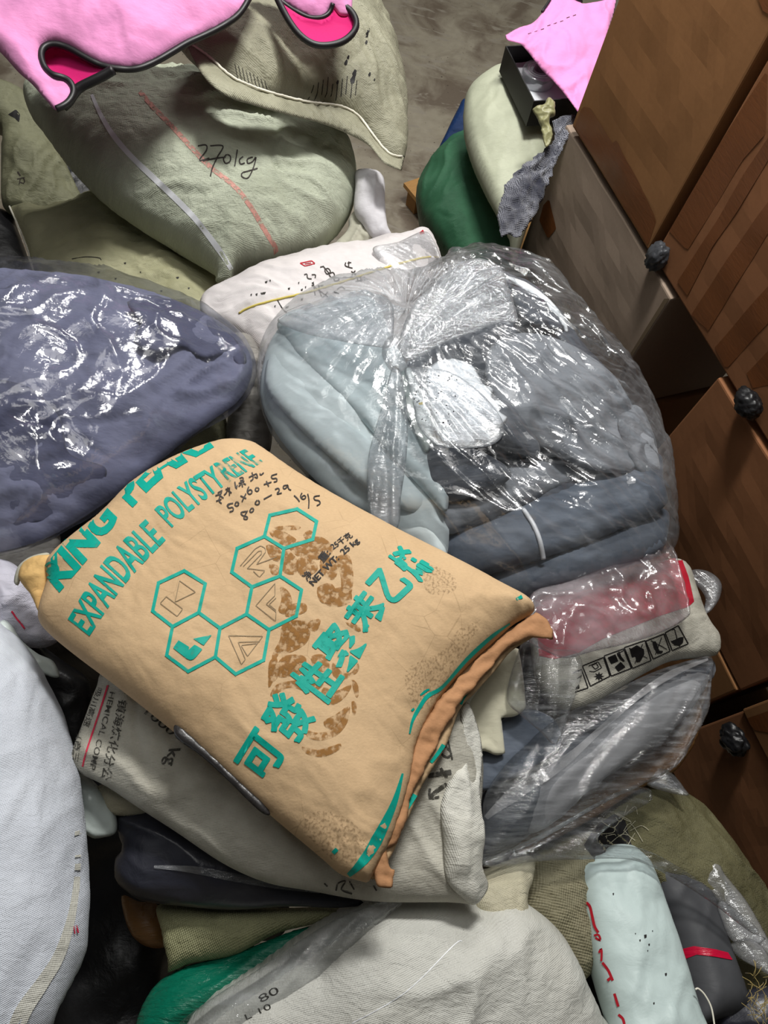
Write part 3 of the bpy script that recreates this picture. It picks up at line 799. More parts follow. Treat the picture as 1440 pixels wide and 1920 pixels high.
# black card tray with paper and a clear roll
def Q(px, py, z): return P(px, py, z)
zt = .70
A = Q(948, 86, zt); B = Q(1001, 190, zt); Cc = Q(1060, 160, zt); D_ = A + (Cc - B)
e1 = (B - A); L1 = np.linalg.norm(e1); e1 /= L1
e2 = (Cc - B); e2 -= e1 * (e2 @ e1); e2[2] = 0; e2 /= np.linalg.norm(e2); L2 = .26
root = bpy.data.objects.new('card_tray', None); COL.objects.link(root); root.location = A - np.array([0, 0, .09])
tag(root, 'open black card tray under the pink bag corner holding paper and a clear roll', 'tray')
def lbox(name, a0, a1, b0, b1, z0, z1, mat, par):
    v = []
    for z in (z0, z1):
        for (x, y) in ((a0, b0), (a1, b0), (a1, b1), (a0, b1)): v.append(e1 * x + e2 * y + np.array([0, 0, z]))
    f = [(0, 3, 2, 1), (4, 5, 6, 7), (0, 1, 5, 4), (1, 2, 6, 5), (2, 3, 7, 6), (3, 0, 4, 7)]
    if np.cross(e1, e2)[2] < 0: f = [q[::-1] for q in f]
    return new_obj(name, v, f, mat, par, smooth=False)
tk = .004
lbox('tray_base', 0, L1, 0, L2, 0, tk, M['blackcard'], root)
lbox('tray_side', 0, L1, 0, tk, tk, .09, M['blackcard'], root); lbox('tray_side', 0, L1, L2 - tk, L2, tk, .09, M['blackcard'], root)
lbox('tray_side', 0, tk, tk, L2 - tk, tk, .09, M['blackcard'], root); lbox('tray_side', L1 - tk, L1, tk, L2 - tk, tk, .09, M['blackcard'], root)
lbox('tray_divider', L1 * .98 + .0, L1 * .98 + .004, tk, L2 - tk, tk, .07, M['blackcard'], root)
base = A - np.array([0, 0, .09])
pp = []
for i in range(9):
    for j in range(9):
        x = .012 + (L1 - .03) * i / 8; y = .012 + (L2 - .03) * j / 8
        pp.append(e1 * x + e2 * y + np.array([0, 0, .036 + .008 * float(pn(np.array(i * .5), np.array(j * .5), 3))]))
pf = [(i * 9 + j, i * 9 + j + 1, (i + 1) * 9 + j + 1, (i + 1) * 9 + j) for i in range(8) for j in range(8)]
o = new_obj('paper_sheet', [q for q in pp] + [q - np.array([0, 0, .004]) for q in pp], pf + [tuple(81 + k for k in f[::-1]) for f in pf], M['paper'], None, loc=base)
tag(o, 'white paper lying in the black card tray', 'paper')
def ring_prof(prof, n=40):
    V = []; F = []; m_ = len(prof)
    for i in range(n):
        t = 2 * math.pi * i / n
        for r_, z_ in prof: V.append((r_ * math.cos(t), r_ * math.sin(t), z_))
    for i in range(n):
        for k in range(m_): F.append((i * m_ + k, ((i + 1) % n) * m_ + k, ((i + 1) % n) * m_ + (k + 1) % m_, i * m_ + (k + 1) % m_))
    return V, F
V, F = ring_prof([(.022, 0), (.056, 0), (.058, .004), (.058, .036), (.056, .04), (.024, .04), (.022, .036)])
c = P(1008, 146, .665)
o = new_obj('tape_roll', V, F, M['clearroll'], None, loc=(c[0], c[1], .653)); tag(o, 'clear plastic roll lying in the black tray', 'roll')
V, F = ring_prof([(.019, -.001), (.0225, -.001), (.0225, .041), (.019, .041)])
new_obj('roll_core', V, F, M['greyroll'], o)
for rr in (.031, .041):
    V, F = ring_prof([(rr, .0405), (rr + .003, .0405), (rr + .003, .042), (rr, .042)]); new_obj('roll_band', V, F, M['strap'], o)

b = Bag('plastic_twist', [(998, 206), (1008, 197), (1020, 196), (1028, 183), (1040, 192), (1040, 215), (1030, 225), (1036, 250), (1030, 272), (1020, 272), (1014, 240), (1008, 222)], .72, M['twist'], .016, .012, cell=.003, disp=crumpd(.010, 8, 34), edge=.008, rough_edge=.003)
tag(b.o, 'dull green twist of plastic sticking up before the black tray', 'plastic twist')
b = Bag('knit_cloth', [(1082, 212, 1), (1050, 220), (1036, 232), (1040, 258), (1020, 280), (985, 308), (952, 340), (936, 380), (934, 416), (940, 446), (956, 438), (968, 446), (984, 432), (1006, 398), (1022, 360), (1038, 318), (1054, 280), (1070, 252), (1082, 240, 1)], .80, M['knit'], .022, .02, cell=.004, disp=lambda B, U, V, d, s: sackd(.010, 55, .024, .002, .010, 51, f=12, ff=26)(B, U, V, d, s) + crumpd(.014, 53, 16)(B, U, V, d, s), zs=[(1070, 220, .66), (940, 430, .62), (1010, 390, .62), (985, 320, .66)], rough_edge=.006, edge=.012)
tag(b.o, 'crumpled navy and white knit cloth hanging beside the grey box', 'cloth')
# small bag of film between green sack and the big bag
b = Bag('plastic_scrap', [(838, 478), (846, 464), (868, 466), (884, 480), (880, 505), (850, 515), (836, 500)], .62, M['filmneck'], .03, .02, cell=.004, disp=filmd(.008, 30, 4, 30, .004, .006), edge=.012)
tag(b.o, 'small crinkled clear plastic scrap before the green sack', 'plastic scrap')

# bright pink bag over the tray
b = Bag('tote_bag', [(947, 66, 1), (972, 52), (998, 43), (1018, 22), (1032, 0), (1040, -30), (1090, -40), (1086, 4), (1100, 6), (1156, -4, 1), (1150, 30), (1118, 130), (1094, 208), (1083, 210, 1), (1066, 186), (1040, 155), (1015, 130), (990, 98), (974, 82), (952, 76)], .985, M['pink2'], .018, .012, cell=.006, disp=sackd(.016, 65, .016, .0008, .004, 61, f=7, ff=12), zs=[(950, 66, .76), (1080, 200, .72), (1100, 0, .80), (1045, 0, .80)], edge=.02)
tag(b.o, 'bright pink cloth bag spread over the black tray beside the brown box', 'bag')
tube_on(b, 'black_piping', [(1016, 24), (1022, 14), (1030, 4), (1036, -10)], .0045, M['black'], .002)
tube_on(b, 'black_piping', [(1072, -4), (1079, 1), (1086, 6), (1090, 5)], .0045, M['black'], .002)
decal(b, 'turned_edge', [stroke([(948, 73), (970, 83), (990, 104), (1015, 135), (1030, 150), (1044, 164)], [4, 9, 12, 12, 10, 5])], M['pink'], .002)
decal(b, 'stitch_line', [stroke([(990 + i * 12, 64 - i * 5 + (i % 3)), (996 + i * 12, 62 - i * 5 + (i % 3))], 1.2, False, 2) for i in range(8)], M['mark'], .001)

# ================================================================== far left group
b = Bag('woven_sack', [(-60, 150), (20, 160), (60, 190), (110, 280), (150, 360), (170, 400), (100, 420), (40, 405), (5, 385), (2, 300), (0, 240), (-60, 230)], .30, M['sage4'], .1, .18, disp=sackd(.02, 70, .014, .002, .01, 71))
tag(b.o, 'dim dirty sage sack standing at the far left edge', 'sack')
decal(b, 'pen_writing', [stroke([(33, 322), (38, 330)], 3), stroke([(32, 336), (46, 333)], 2), stroke([(38, 336), (36, 346)], 2), stroke([(44, 334), (47, 344), (38, 342)], 2)], M['pen'])
decal(b, 'hole', [patch([(15, 215), (30, 205), (38, 215), (36, 230), (28, 222)], 4)], M['blackink'], .001)
b = Bag('plastic_bundle', [(80, 290), (100, 285), (200, 380), (180, 420), (100, 420)], .22, M['wadk'], .03, .05, disp=filmd(.01, 30, 9))
tag(b.o, 'black plastic bundle in the gap under the numbered sage sack', 'bundle')
b = Bag('woven_sack', [(18, 386, 1), (60, 392), (110, 396), (180, 378), (260, 360), (340, 420), (420, 500), (430, 570), (390, 640), (300, 640), (120, 590), (68, 520), (52, 470), (35, 425)], .48, M['sage2'], .12, .12, disp=sackd(.016, 12, .013, .0022, .014, 81), zs=[(18, 386, .42), (400, 540, .46), (120, 590, .46), (250, 370, .40)])
tag(b.o, 'yellowish sage sack with a sewn corner below the numbered sack', 'sack')
tube_on(b, 'sewn_hem', [(18, 388), (28, 410), (38, 432), (52, 468), (64, 510), (72, 530)], .003, M['thread_w'], .001, jit=.0004)
decal(b, 'dirt_speck', [patch([(x, y), (x + w_, y - 1), (x + w_ * .8, y + 3), (x + 1, y + 3)], 2) for x, y, w_ in ((232, 493, 5), (182, 510, 6), (148, 517, 3), (330, 520, 6), (300, 545, 5), (262, 510, 3), (215, 522, 4), (352, 540, 4))] + [stroke([(135, 486), (160, 482), (186, 484), (190, 488)], 1.6)], M['mark'], split=True)

b = Bag('woven_sack', [(330, 70), (420, 20), (520, -20), (640, -40), (690, 10), (718, 60), (738, 110), (750, 180), (756, 240), (759, 290, 1), (752, 318, 1), (720, 300), (690, 262), (655, 235), (560, 195), (480, 190), (420, 160)], .92, M['sage3'], .14, .07, disp=sackd(.012, -40, .010, .0022, .012, 91), zs=[(420, 60, .94), (700, 60, .79), (750, 300, .71), (480, 180, .91)], tilt=.6)
tag(b.o, 'worn sage sack with holes and a sewn end hanging above the numbered sack', 'sack')
b3 = b
b = Bag('woven_sack', [(45, 160), (90, 158), (140, 165), (200, 152), (280, 158), (360, 172), (450, 188), (540, 210), (610, 240), (648, 285), (664, 330), (664, 380), (640, 430), (590, 470), (520, 492), (450, 505), (432, 530), (405, 528), (400, 508), (340, 470), (260, 420), (190, 370), (130, 310), (85, 250), (55, 210)], .66, M['sage'], .22, .12, k=.45, disp=sackd(.013, 6, .020, .0024, .018, 101, f=5, ff=13), zs=[(60, 190, .72), (640, 300, .60), (420, 520, .60), (300, 160, .76)], tilt=.6)
tag(b.o, 'large plump sage sack with handwritten 270kg and a white seam', 'sack')
SG = b
decal(b, 'white_seam', [stroke([(172, 178), (190, 218), (215, 258), (250, 298), (290, 336), (330, 374), (365, 410), (395, 448), (418, 480), (434, 506)], [6, 8, 10, 10, 11, 11, 11, 10, 11, 8], step=5)], M['strap'], .0016)
decal(b, 'pink_thread_line', [stroke([(262, 172), (290, 204), (325, 240), (358, 276), (395, 314), (440, 350), (470, 388), (495, 430), (520, 470), (532, 494)], 9, step=4)], M['pinkline'], .0012)
h = lambda p: zz(p, 0, 0, .5)
hw = [[(742, 548), (772, 545), (774, 565), (748, 602), (785, 594)], [(788, 548), (836, 549), (815, 590), (797, 630), (789, 662)], [(760, 606), (800, 596), (846, 590)], [(850, 580), (838, 596), (846, 614), (862, 606), (864, 588), (852, 580)],
      [(890, 562), (884, 600), (880, 624)], [(912, 588), (898, 600), (902, 616), (918, 612)], [(948, 590), (928, 598), (930, 614), (948, 606), (960, 590), (950, 630), (930, 668), (908, 664), (908, 650), (932, 642), (966, 632)]]
decal(b, 'handwriting_270kg', [stroke(h(q), 2.4, step=2) for q in hw], M['pen'], .0014)
# worn sack extras (children of the worn sack)
b = b3
fl = Bag('sewn_end', [(352, 84), (390, 108), (430, 142), (470, 162), (520, 178), (580, 192), (640, 200), (672, 218), (700, 258), (730, 292), (759, 292, 1), (753, 320, 1), (720, 305), (690, 270), (655, 250), (610, 232), (540, 214), (470, 194), (420, 176), (380, 140)], .86, M['sage3'], .014, .012, cell=.006, disp=sackd(.008, -20, .006, .0016, .006, 95), zs=under(b, [(430, 125), (560, 175), (720, 262)], -.01), parent=b.o)
tube_on(fl, 'hem_edge', [(358, 86), (392, 110), (430, 144), (470, 164), (520, 180), (580, 194), (640, 202), (672, 220), (700, 258), (728, 290), (752, 296)], .0032, M['thread_w'], .003, jit=.0004)
decal(b, 'worn_hole', [patch([(x, y), (x + r_, y - r_ * 1.6), (x + r_ * 1.7, y - r_), (x + r_ * 1.4, y + r_), (x + r_ * .3, y + r_ * 1.3)], 2) for x, y, r_ in ((656, 150, 6), (660, 138, 5), (684, 66, 4), (684, 80, 3), (688, 58, 3), (645, 118, 4), (630, 155, 3), (690, 140, 3), (650, 108, 3), (700, 150, 2), (598, 232, 3), (592, 226, 2))], M['blackink'], .0012, split=True)
decal(b, 'frayed_weave', [stroke([(585 + i * 9, 176 + (i * 7) % 12), (588 + i * 9, 160 - (i * 5) % 18)], 1.6, False, 3) for i in range(10)] + [stroke([(440 + i * 7, 120 + i * 4), (446 + i * 7, 150 + i * 3)], 1.2, False, 3) for i in range(9)], M['mark'], .0012, split=True)

# big pink bag on top
zp = [(100, 60, 1.12), (400, 100, 1.11), (600, 20, 1.07), (110, 190, 1.02)]
b = Bag('tote_bag', [(-60, -60), (120, -90), (320, -90), (480, -60), (470, 2), (440, 36), (400, 60), (352, 82), (325, 98), (290, 118), (255, 131), (215, 130), (185, 122), (158, 108), (130, 92), (105, 84), (84, 88), (77, 104), (82, 125), (96, 142), (120, 148), (133, 156), (138, 172), (128, 196), (106, 207), (88, 190), (60, 158), (35, 136), (10, 108), (-10, 90), (-60, 60)], 1.1, M['pink'], .06, .03, cell=.007, disp=sackd(.02, 60, .012, .0012, .008, 111, f=5, ff=10), zs=zp, edge=.03)
tag(b.o, 'large pink cloth bag with black piping and magenta lining on top of the sacks', 'bag')
PK = b
l1 = Bag('lining', [(84, 90), (105, 86), (130, 93), (158, 110), (185, 124), (215, 132), (200, 143), (180, 150), (165, 158), (148, 166), (140, 164), (132, 152), (112, 146), (96, 138), (84, 120)], 1.03, M['magenta'], -.008, .02, cell=.006, zs=[(100, 100, 1.07), (210, 132, 1.08), (145, 160, 1.05)], parent=b.o)
tube_on(b, 'black_piping', [(468, -2), (446, 32), (402, 60), (352, 83), (325, 99), (290, 119), (255, 132), (215, 131), (185, 123), (158, 109), (130, 93), (105, 85), (84, 89), (77, 104), (82, 125), (96, 142), (120, 148), (133, 157), (140, 174), (128, 196), (106, 207)], .0075, M['black'], .001)
tube_on(l1, 'black_piping', [(215, 134), (195, 146), (170, 158), (150, 168), (142, 176), (134, 190), (120, 204)], .011, M['black'], .002)
f2 = Bag('bag_corner', [(480, -60), (640, -60), (660, 18), (640, 30), (622, 14), (610, 32), (585, 36), (560, 24), (535, 8), (515, -4)], 1.09, M['pink'], .02, .02, cell=.007, disp=sackd(.01, 40, .006, .001, .004, 117), parent=b.o)
l2 = Bag('lining', [(520, 0), (540, 14), (570, 32), (600, 37), (620, 28), (624, 12), (640, 14), (655, 28), (666, 46), (660, 66), (640, 76), (606, 80), (580, 74), (558, 58), (540, 34)], 1.04, M['magenta'], -.01, .02, cell=.006, zs=[(530, 10, 1.08), (660, 40, 1.06), (600, 78, 1.05)], parent=b.o)
tube_on(l2, 'black_piping', [(516, -8), (528, 18), (545, 48), (565, 72), (590, 87), (618, 88), (645, 80), (664, 62), (668, 44), (656, 22), (640, 12)], .0085, M['black'], .002)
tube_on(f2, 'black_piping', [(515, -6), (535, 10), (560, 26), (585, 36), (610, 33), (620, 22), (624, 8)], .006, M['black'], .002)

# rags and the wrapped white sack
b = Bag('cloth_rag', [(668, 320), (690, 318), (712, 324), (721, 340), (722, 380), (726, 420), (734, 444), (700, 446), (680, 420), (664, 395), (666, 350)], .66, M['ragwhite'], .04, .08, cell=.005, disp=sackd(.008, 65, .012, .0015, .006, 121, f=9, ff=18))
tag(b.o, 'white rag draped behind the wrapped white sack', 'cloth')
b = Bag('cloth_rag', [(600, 480), (630, 455), (652, 430), (655, 408), (672, 392), (690, 412), (704, 436), (730, 444), (735, 460), (690, 480), (640, 496)], .585, M['raggrey'], .04, .08, cell=.0045, disp=sackd(.014, 70, .022, .0025, .006, 125, f=12, ff=24))
tag(b.o, 'crumpled pale grey rag beside the numbered sage sack', 'cloth')
b = Bag('woven_sack', [(376, 560), (392, 548), (430, 532), (520, 500), (600, 480), (680, 464), (745, 452), (775, 436), (792, 428), (810, 440), (828, 490), (834, 540), (800, 600), (740, 660), (640, 700), (540, 720), (480, 660), (440, 626), (400, 606), (378, 590)], .66, M['pinkwhite'], .11, .10, disp=sackd(.010, -18, .009, .0015, .012, 131), zs=[(400, 570, .62), (800, 450, .58), (800, 590, .62), (520, 700, .62)])
tag(b.o, 'white sack with yellow stitching and pen writing behind the knotted clear bag', 'sack')
W1 = b
tube_on(b, 'yellow_stitching', [(448, 588), (470, 576), (520, 562), (580, 548), (640, 530), (700, 510), (760, 492), (805, 482), (822, 484)], .0028, M['thread'], .0005, jit=.0003)
g = lambda p: zz(p, 380, 420, .3194)
W = [[(840, 228), (838, 248), (880, 262)], [(850, 232), (872, 228)], [(858, 222), (856, 258)], [(872, 280), (900, 300)], [(896, 276), (876, 300)], [(896, 340), (940, 330)], [(888, 312), (930, 306)], [(906, 305), (912, 345)], [(926, 300), (930, 342)], [(945, 330), (968, 326)],
     [(690, 255), (712, 250)], [(708, 250), (740, 290)], [(715, 272), (735, 262), (750, 282), (730, 296), (716, 276)], [(740, 296), (764, 286), (774, 306), (756, 316), (742, 300)], [(760, 318), (784, 312)], [(770, 318), (776, 336), (800, 330), (796, 316)], [(800, 340), (820, 345)], [(790, 385), (815, 370), (835, 385)], [(770, 400), (800, 412)],
     [(596, 300), (612, 296), (616, 320), (640, 324)], [(640, 300), (662, 300), (660, 318)], [(640, 360), (735, 430)], [(650, 350), (660, 420)], [(680, 360), (700, 430), (735, 400)], [(660, 390), (720, 372)]]
decal(b, 'pen_writing', [stroke(g(q), 2.2, step=2) for q in W], M['pen'], .0014)
decal(b, 'red_square_mark', [stroke(g([(572, 232), (640, 218), (660, 234), (600, 248), (572, 232)]), 1.8, False, 2), stroke(g([(600, 236), (636, 230)]), 1.5, False, 2)], M['redink'], .0014)
decal(b, 'dirt_speck', [patch(g([(x, y), (x + w_, y - 5), (x + w_ * .8, y + 9), (x + 2, y + 10)]), 1.5) for x, y, w_ in ((365, 340, 16), (392, 330, 10), (340, 405, 32), (310, 412, 14), (280, 414, 10), (500, 378, 14), (485, 488, 20), (420, 482, 10), (575, 385, 14), (575, 442, 14), (600, 370, 8), (690, 362, 20), (560, 345, 8), (640, 345, 14))] + [stroke(g(q), 2, step=2) for q in ([(440, 450), (470, 500), (500, 528)], [(545, 510), (570, 512), (590, 485)])], M['mark'], .0013, split=True)
decal(b, 'red_corner_mark', [patch([(786, 437), (793, 431), (796, 438), (788, 442)], 2)], M['redink'], .0013)
fw = Bag('stretch_wrap', [(700, 464), (745, 454), (792, 434), (812, 448), (830, 500), (820, 548), (770, 552), (735, 524), (712, 492)], .735, M['filmwhite'], .02, .002, disp=lined(-20, 14, .004, 60, .004), zs=under(W1, [(725, 480), (790, 455), (790, 535)], -.004))
tag(fw.o, 'clear stretch wrap over the right end of the stitched white sack', 'plastic wrap')

b = Bag('woven_sack', [(420, 640), (470, 630), (500, 700), (510, 780), (505, 850), (470, 870), (430, 850), (424, 810), (428, 770), (420, 720)], .62, M['greysack'], .06, .12, cell=.005, disp=sackd(.016, 50, .02, .003, .01, 141, f=9, ff=14))
tag(b.o, 'grubby grey crumpled sack between the slate bag and the knotted bag', 'sack')
b = Bag('woven_sack', [(250, 850), (340, 800), (400, 770), (425, 790), (420, 850), (380, 880), (280, 900)], .56, M['sage2'], .05, .12, disp=sackd(seed=145))
tag(b.o, 'olive tinted sack showing between the slate bag and the kraft sack', 'sack')
# ================================================================== slate bag, left
def slated(B, U, V, d, s):
    return filmd(.015, 60, 201, 9, .005, .010)(B, U, V, d, s) + crumpd(.017, 203, 9, .004)(B, U, V, d, s) * np.clip(pn(U * 4 + 2, V * 4, 9) * 2.5 + .7, .3, 1)
SF = Bag('clear_bag', [(-160, 540), (-60, 516), (40, 517), (110, 521), (200, 534), (290, 556), (360, 584), (410, 606), (448, 632), (472, 660), (482, 690), (476, 720), (452, 752), (415, 778), (370, 800), (335, 830), (290, 870), (245, 905), (190, 945), (130, 980), (70, 1012), (10, 1032), (-80, 1040), (-170, 1000), (-200, 760)], .80, M['filmdark'], .17, .12, k=.45, cell=.006, disp=slated, zs=[(0, 540, .76), (470, 690, .78), (50, 1010, .82), (-150, 700, .8)], tilt=.5)
tag(SF.o, 'clear bag of slate grey fabric at the left edge above the kraft sack', 'bag')
def inb(name, film_, out, dep, mat, hf, hb, label, cat, pts, disp=None, **k):
    b = Bag(name, out, .8, mat, hf, hb, zs=under(film_, pts, dep), disp=disp, **k)
    tag(b.o, label, cat, k.get('group')); return b
b = inb('folded_fabric', SF, [(-150, 525), (-40, 505), (60, 507), (180, 522), (300, 552), (400, 596), (455, 640), (474, 690), (452, 745), (400, 785), (345, 825), (290, 870), (220, 925), (140, 978), (60, 1018), (-60, 1040), (-150, 1000), (-190, 760)], .10, M['slate'], .03, .08, 'slate blue fabric bundle filling the clear bag at left', 'fabric', [(-50, 600), (420, 680), (60, 940), (-100, 900)], sackd(.022, 50, .02, .002, .01, 211, f=7, ff=11), k=.35)
b = inb('folded_fabric', SF, [(238, 566), (300, 556), (392, 598), (440, 636), (464, 676), (448, 690), (420, 664), (380, 672), (340, 650), (290, 662), (250, 640), (262, 606)], .085, M['slate2'], .010, .01, 'dark slate fabric fold in the right corner of the left clear bag', 'fabric', [(250, 590), (440, 668), (340, 650)], sackd(.01, -20, .012, seed=215), w=.012, rough_edge=.004)
b = inb('folded_fabric', SF, [(-60, 740), (40, 720), (110, 780), (130, 850), (200, 880), (160, 940), (60, 985), (-60, 990)], .085, M['slate2'], .012, .01, 'dark slate fabric fold low in the left clear bag', 'fabric', [(-40, 780), (160, 880), (40, 960)], sackd(.01, 30, .012, seed=219))

# ================================================================== big knotted clear bag
KN = (742, 664)
def knotd(B, U, V, d, s):
    u0, v0 = B.uvp(*KN); dx, dy = U - u0, V - v0; r = np.hypot(dx, dy); th = np.arctan2(dy, dx)
    fall = np.exp(-r / .16); near = np.clip(r / .03, 0, 1)
    h = (filmd(.013, -38, 231, 9, .004, .012)(B, U, V, d, s) + .007 * (rid((dx * .79 - dy * .61) * 4, (dx * .61 + dy * .79 + .02 * pn(dx * 6, dy * 6, 8)) * 26, 238) ** 3)) * (0.3 + 0.9 * np.clip((dx + .02) / .12, 0, 1))
    h = h + crumpd(.008, 237, 9, .003)(B, U, V, d, s) * np.clip((dx * .7 - dy * .75 - .14) / .12, 0, 1)
    rr = pn(th * 4.5, r * 4, 233) + .6 * pn(th * 11, r * 5, 234)
    h = h + .020 * (rid(th * 4.5 + .3 * pn(r * 20, th, 3), r * 3, 235) ** 3 - .3) * np.exp(-r / .22) * near
    h = h + .007 * rid(th * 14, r * 6, 236) ** 2 * np.exp(-r / .14) * near + .003 * rr * near
    h = h - .05 * np.exp(-(r / .07) ** 2)
    return h
BF = Bag('clear_bag', [(700, 548), (752, 556), (790, 534), (840, 505), (890, 488), (950, 502), (1005, 522), (1052, 568), (1080, 620), (1112, 660), (1158, 704), (1190, 752), (1216, 806), (1238, 870), (1252, 935), (1258, 1000), (1262, 1030), (1230, 1060), (1150, 1090), (1060, 1120), (985, 1140), (930, 1120), (850, 1070), (740, 1010), (620, 930), (552, 862), (506, 806), (484, 740), (480, 690), (490, 650), (515, 612), (560, 578), (620, 553)], .74, M['film'], .23, .10, k=.45, cell=.0055, disp=knotd, zs=[(490, 690, .72), (900, 490, .70), (1250, 950, .72), (1060, 1120, .80), (640, 940, .80)], edge=.02)
tag(BF.o, 'big knotted clear plastic bag of mint and grey fabric in the centre', 'bag')
def inn(*a, **k): return inb(a[0], BF, *a[1:], **k)
b = inn('folded_fabric', [(880, 500), (960, 515), (1040, 570), (1090, 640), (1170, 730), (1215, 830), (1240, 930), (1240, 1020), (1180, 1060), (1040, 1090), (920, 1060), (820, 990), (760, 900), (740, 760), (780, 640), (830, 560)], .12, M['dark'], .04, .1, 'dark grey fabric bundle at the back of the knotted bag', 'fabric', [(900, 560), (1180, 850), (1000, 1040), (800, 800)], sackd(.014, -38, .018, .002, .008, 241, ff=12))
b = inn('folded_fabric', [(492, 690), (505, 645), (530, 610), (575, 582), (640, 562), (700, 560), (730, 620), (770, 700), (805, 790), (838, 880), (842, 960), (830, 1050), (740, 1000), (620, 925), (550, 855), (504, 790), (488, 740)], .075, M['mint'], .035, .1, 'pale mint fabric bundle in the left half of the knotted bag', 'fabric', [(520, 680), (700, 590), (780, 900), (600, 850)], sackd(.008, -42, .007, .0008, .003, 245, f=5, ff=9, fac=.012), w=.07)
b = inn('folded_fabric', [(520, 606), (570, 582), (640, 640), (700, 700), (760, 770), (815, 850), (838, 900), (836, 960), (790, 915), (740, 860), (680, 790), (600, 710), (545, 650)], .062, M['mint2'], .02, .012, 'pale mint fabric fold running diagonally below the knot', 'fabric', [(545, 610), (830, 885), (690, 740)], sackd(.004, -42, .004, .0006, .002, 248), w=.02)
b = inn('folded_fabric', [(498, 690), (515, 655), (560, 700), (640, 780), (720, 850), (785, 915), (800, 945), (770, 960), (700, 925), (600, 840), (530, 770), (500, 730)], .052, M['mint'], .02, .012, 'pale mint fabric fold lowest in the stack at the left of the knotted bag', 'fabric', [(510, 690), (800, 940), (640, 820)], sackd(.004, -42, .004, .0006, .002, 250), w=.02)
b = inn('folded_fabric', [(750, 700), (770, 690), (790, 740), (812, 800), (800, 850), (775, 800), (755, 760)], .045, M['mintfilm'], .015, .012, 'bright mint strip of fabric just below the knot', 'fabric', [(760, 705), (800, 835), (805, 790)], sackd(.003, 60, .004, seed=251))
b = inn('grey_fabric_bundle', [(930, 640), (1000, 625), (1090, 660), (1160, 720), (1195, 800), (1190, 880), (1110, 880), (1020, 840), (950, 780), (910, 700)], .055, M['grey'], .035, .03, 'mid grey crumpled fabric in the upper right of the knotted bag', 'fabric', [(940, 660), (1180, 860), (1000, 820), (1100, 680)], sackd(.014, -35, .018, .002, .008, 255, f=8, ff=14))
b = inn('folded_fabric', [(965, 520), (1010, 545), (1048, 590), (1064, 620), (1020, 612), (985, 600), (962, 560)], .035, M['dark'], .02, .015, 'dark fabric showing at the top right of the knotted bag', 'fabric', [(970, 530), (1055, 612), (970, 580)], sackd(.006, -35, .008, seed=257))
b = inn('paper_sheet', [(940, 515), (985, 528), (1030, 560), (1058, 596), (1066, 622), (1058, 622), (1052, 608), (1036, 610), (1030, 592), (1016, 586), (1010, 570), (990, 560), (975, 540)], .022, M['paper'], .004, .003, 'white torn paper at the top right edge of the knotted bag', 'paper', [(950, 520), (1060, 615), (1000, 560)], sackd(.004, 40, .004, seed=258), n=2)
def roll(out, dep, mat, hf, label, pts, ang, seed, **k):
    return inn('fabric_roll', out, dep, mat, hf, .05, label, 'fabric roll', pts, lined(ang, seed, .006, 22, .006, 2), k=.45, **k)
R1 = roll([(830, 1010), (900, 985), (1000, 940), (1120, 890), (1230, 850), (1244, 900), (1246, 950), (1160, 990), (1060, 1030), (960, 1060), (870, 1080), (835, 1050)], .075, M['greyb'], .04, 'blue grey fabric roll with a white strap low in the knotted bag', [(850, 1030), (1235, 900), (1050, 960)], 22, 261)
tube_on(R1, 'white_strap', [(982, 958), (1000, 985), (1012, 1015), (1019, 1050)], .005, M['strap'], .001)
roll([(880, 1090), (960, 1065), (1060, 1035), (1160, 995), (1246, 955), (1252, 1000), (1230, 1030), (1100, 1080), (980, 1110), (900, 1120)], .055, M['greyb'], .03, 'blue grey fabric roll at the bottom of the knotted bag above the red sack', [(900, 1100), (1245, 985), (1060, 1060)], 20, 265)
roll([(800, 960), (860, 920), (940, 880), (1040, 840), (1130, 800), (1195, 780), (1222, 840), (1140, 880), (1040, 925), (940, 965), (850, 1000), (810, 990)], .075, M['grey'], .035, 'grey fabric roll above the strapped roll in the knotted bag', [(820, 970), (1210, 815), (1000, 890)], 22, 269)
roll([(800, 850), (840, 830), (910, 850), (960, 890), (900, 930), (830, 940), (800, 910)], .05, M['dark'], .03, 'dark grey rolled fabric end left of centre in the knotted bag', [(805, 860), (950, 890), (830, 930)], 60, 273)
roll([(840, 780), (900, 740), (960, 760), (1010, 830), (1000, 860), (930, 830), (870, 830)], .05, M['dark'], .025, 'dark grey fabric fold under the white paper in the knotted bag', [(850, 785), (1000, 850), (950, 770)], -40, 277)
b = inn('grey_fabric_bundle', [(1160, 780), (1195, 760), (1222, 815), (1236, 880), (1225, 905), (1190, 870), (1170, 830)], .035, M['grey'], .02, .02, 'grey cloth corner against the right side of the knotted bag', 'fabric', [(1170, 785), (1230, 890), (1180, 850)], sackd(.008, 60, .01, seed=281))
jag = [(800, 690), (850, 672), (890, 690), (905, 720), (925, 728), (922, 748), (942, 752), (936, 772), (952, 782), (940, 800), (915, 806), (922, 826), (890, 822), (880, 838), (850, 830), (838, 845), (820, 800), (805, 750)]
b = inn('paper_sheet', jag, .030, M['paper'], .010, .004, 'white paper pieces fanned under the film right of the knot', 'paper', [(810, 700), (935, 785), (850, 820)], sackd(.006, 20, .008, seed=285), n=2)

BF.o.data.materials[0] = film('knotted_clear_polythene', .05, hazevar=.05, streak=.10, srot=30, rough=.13, gl=.085, bmp=.3, radial=BF.uvp(*KN))
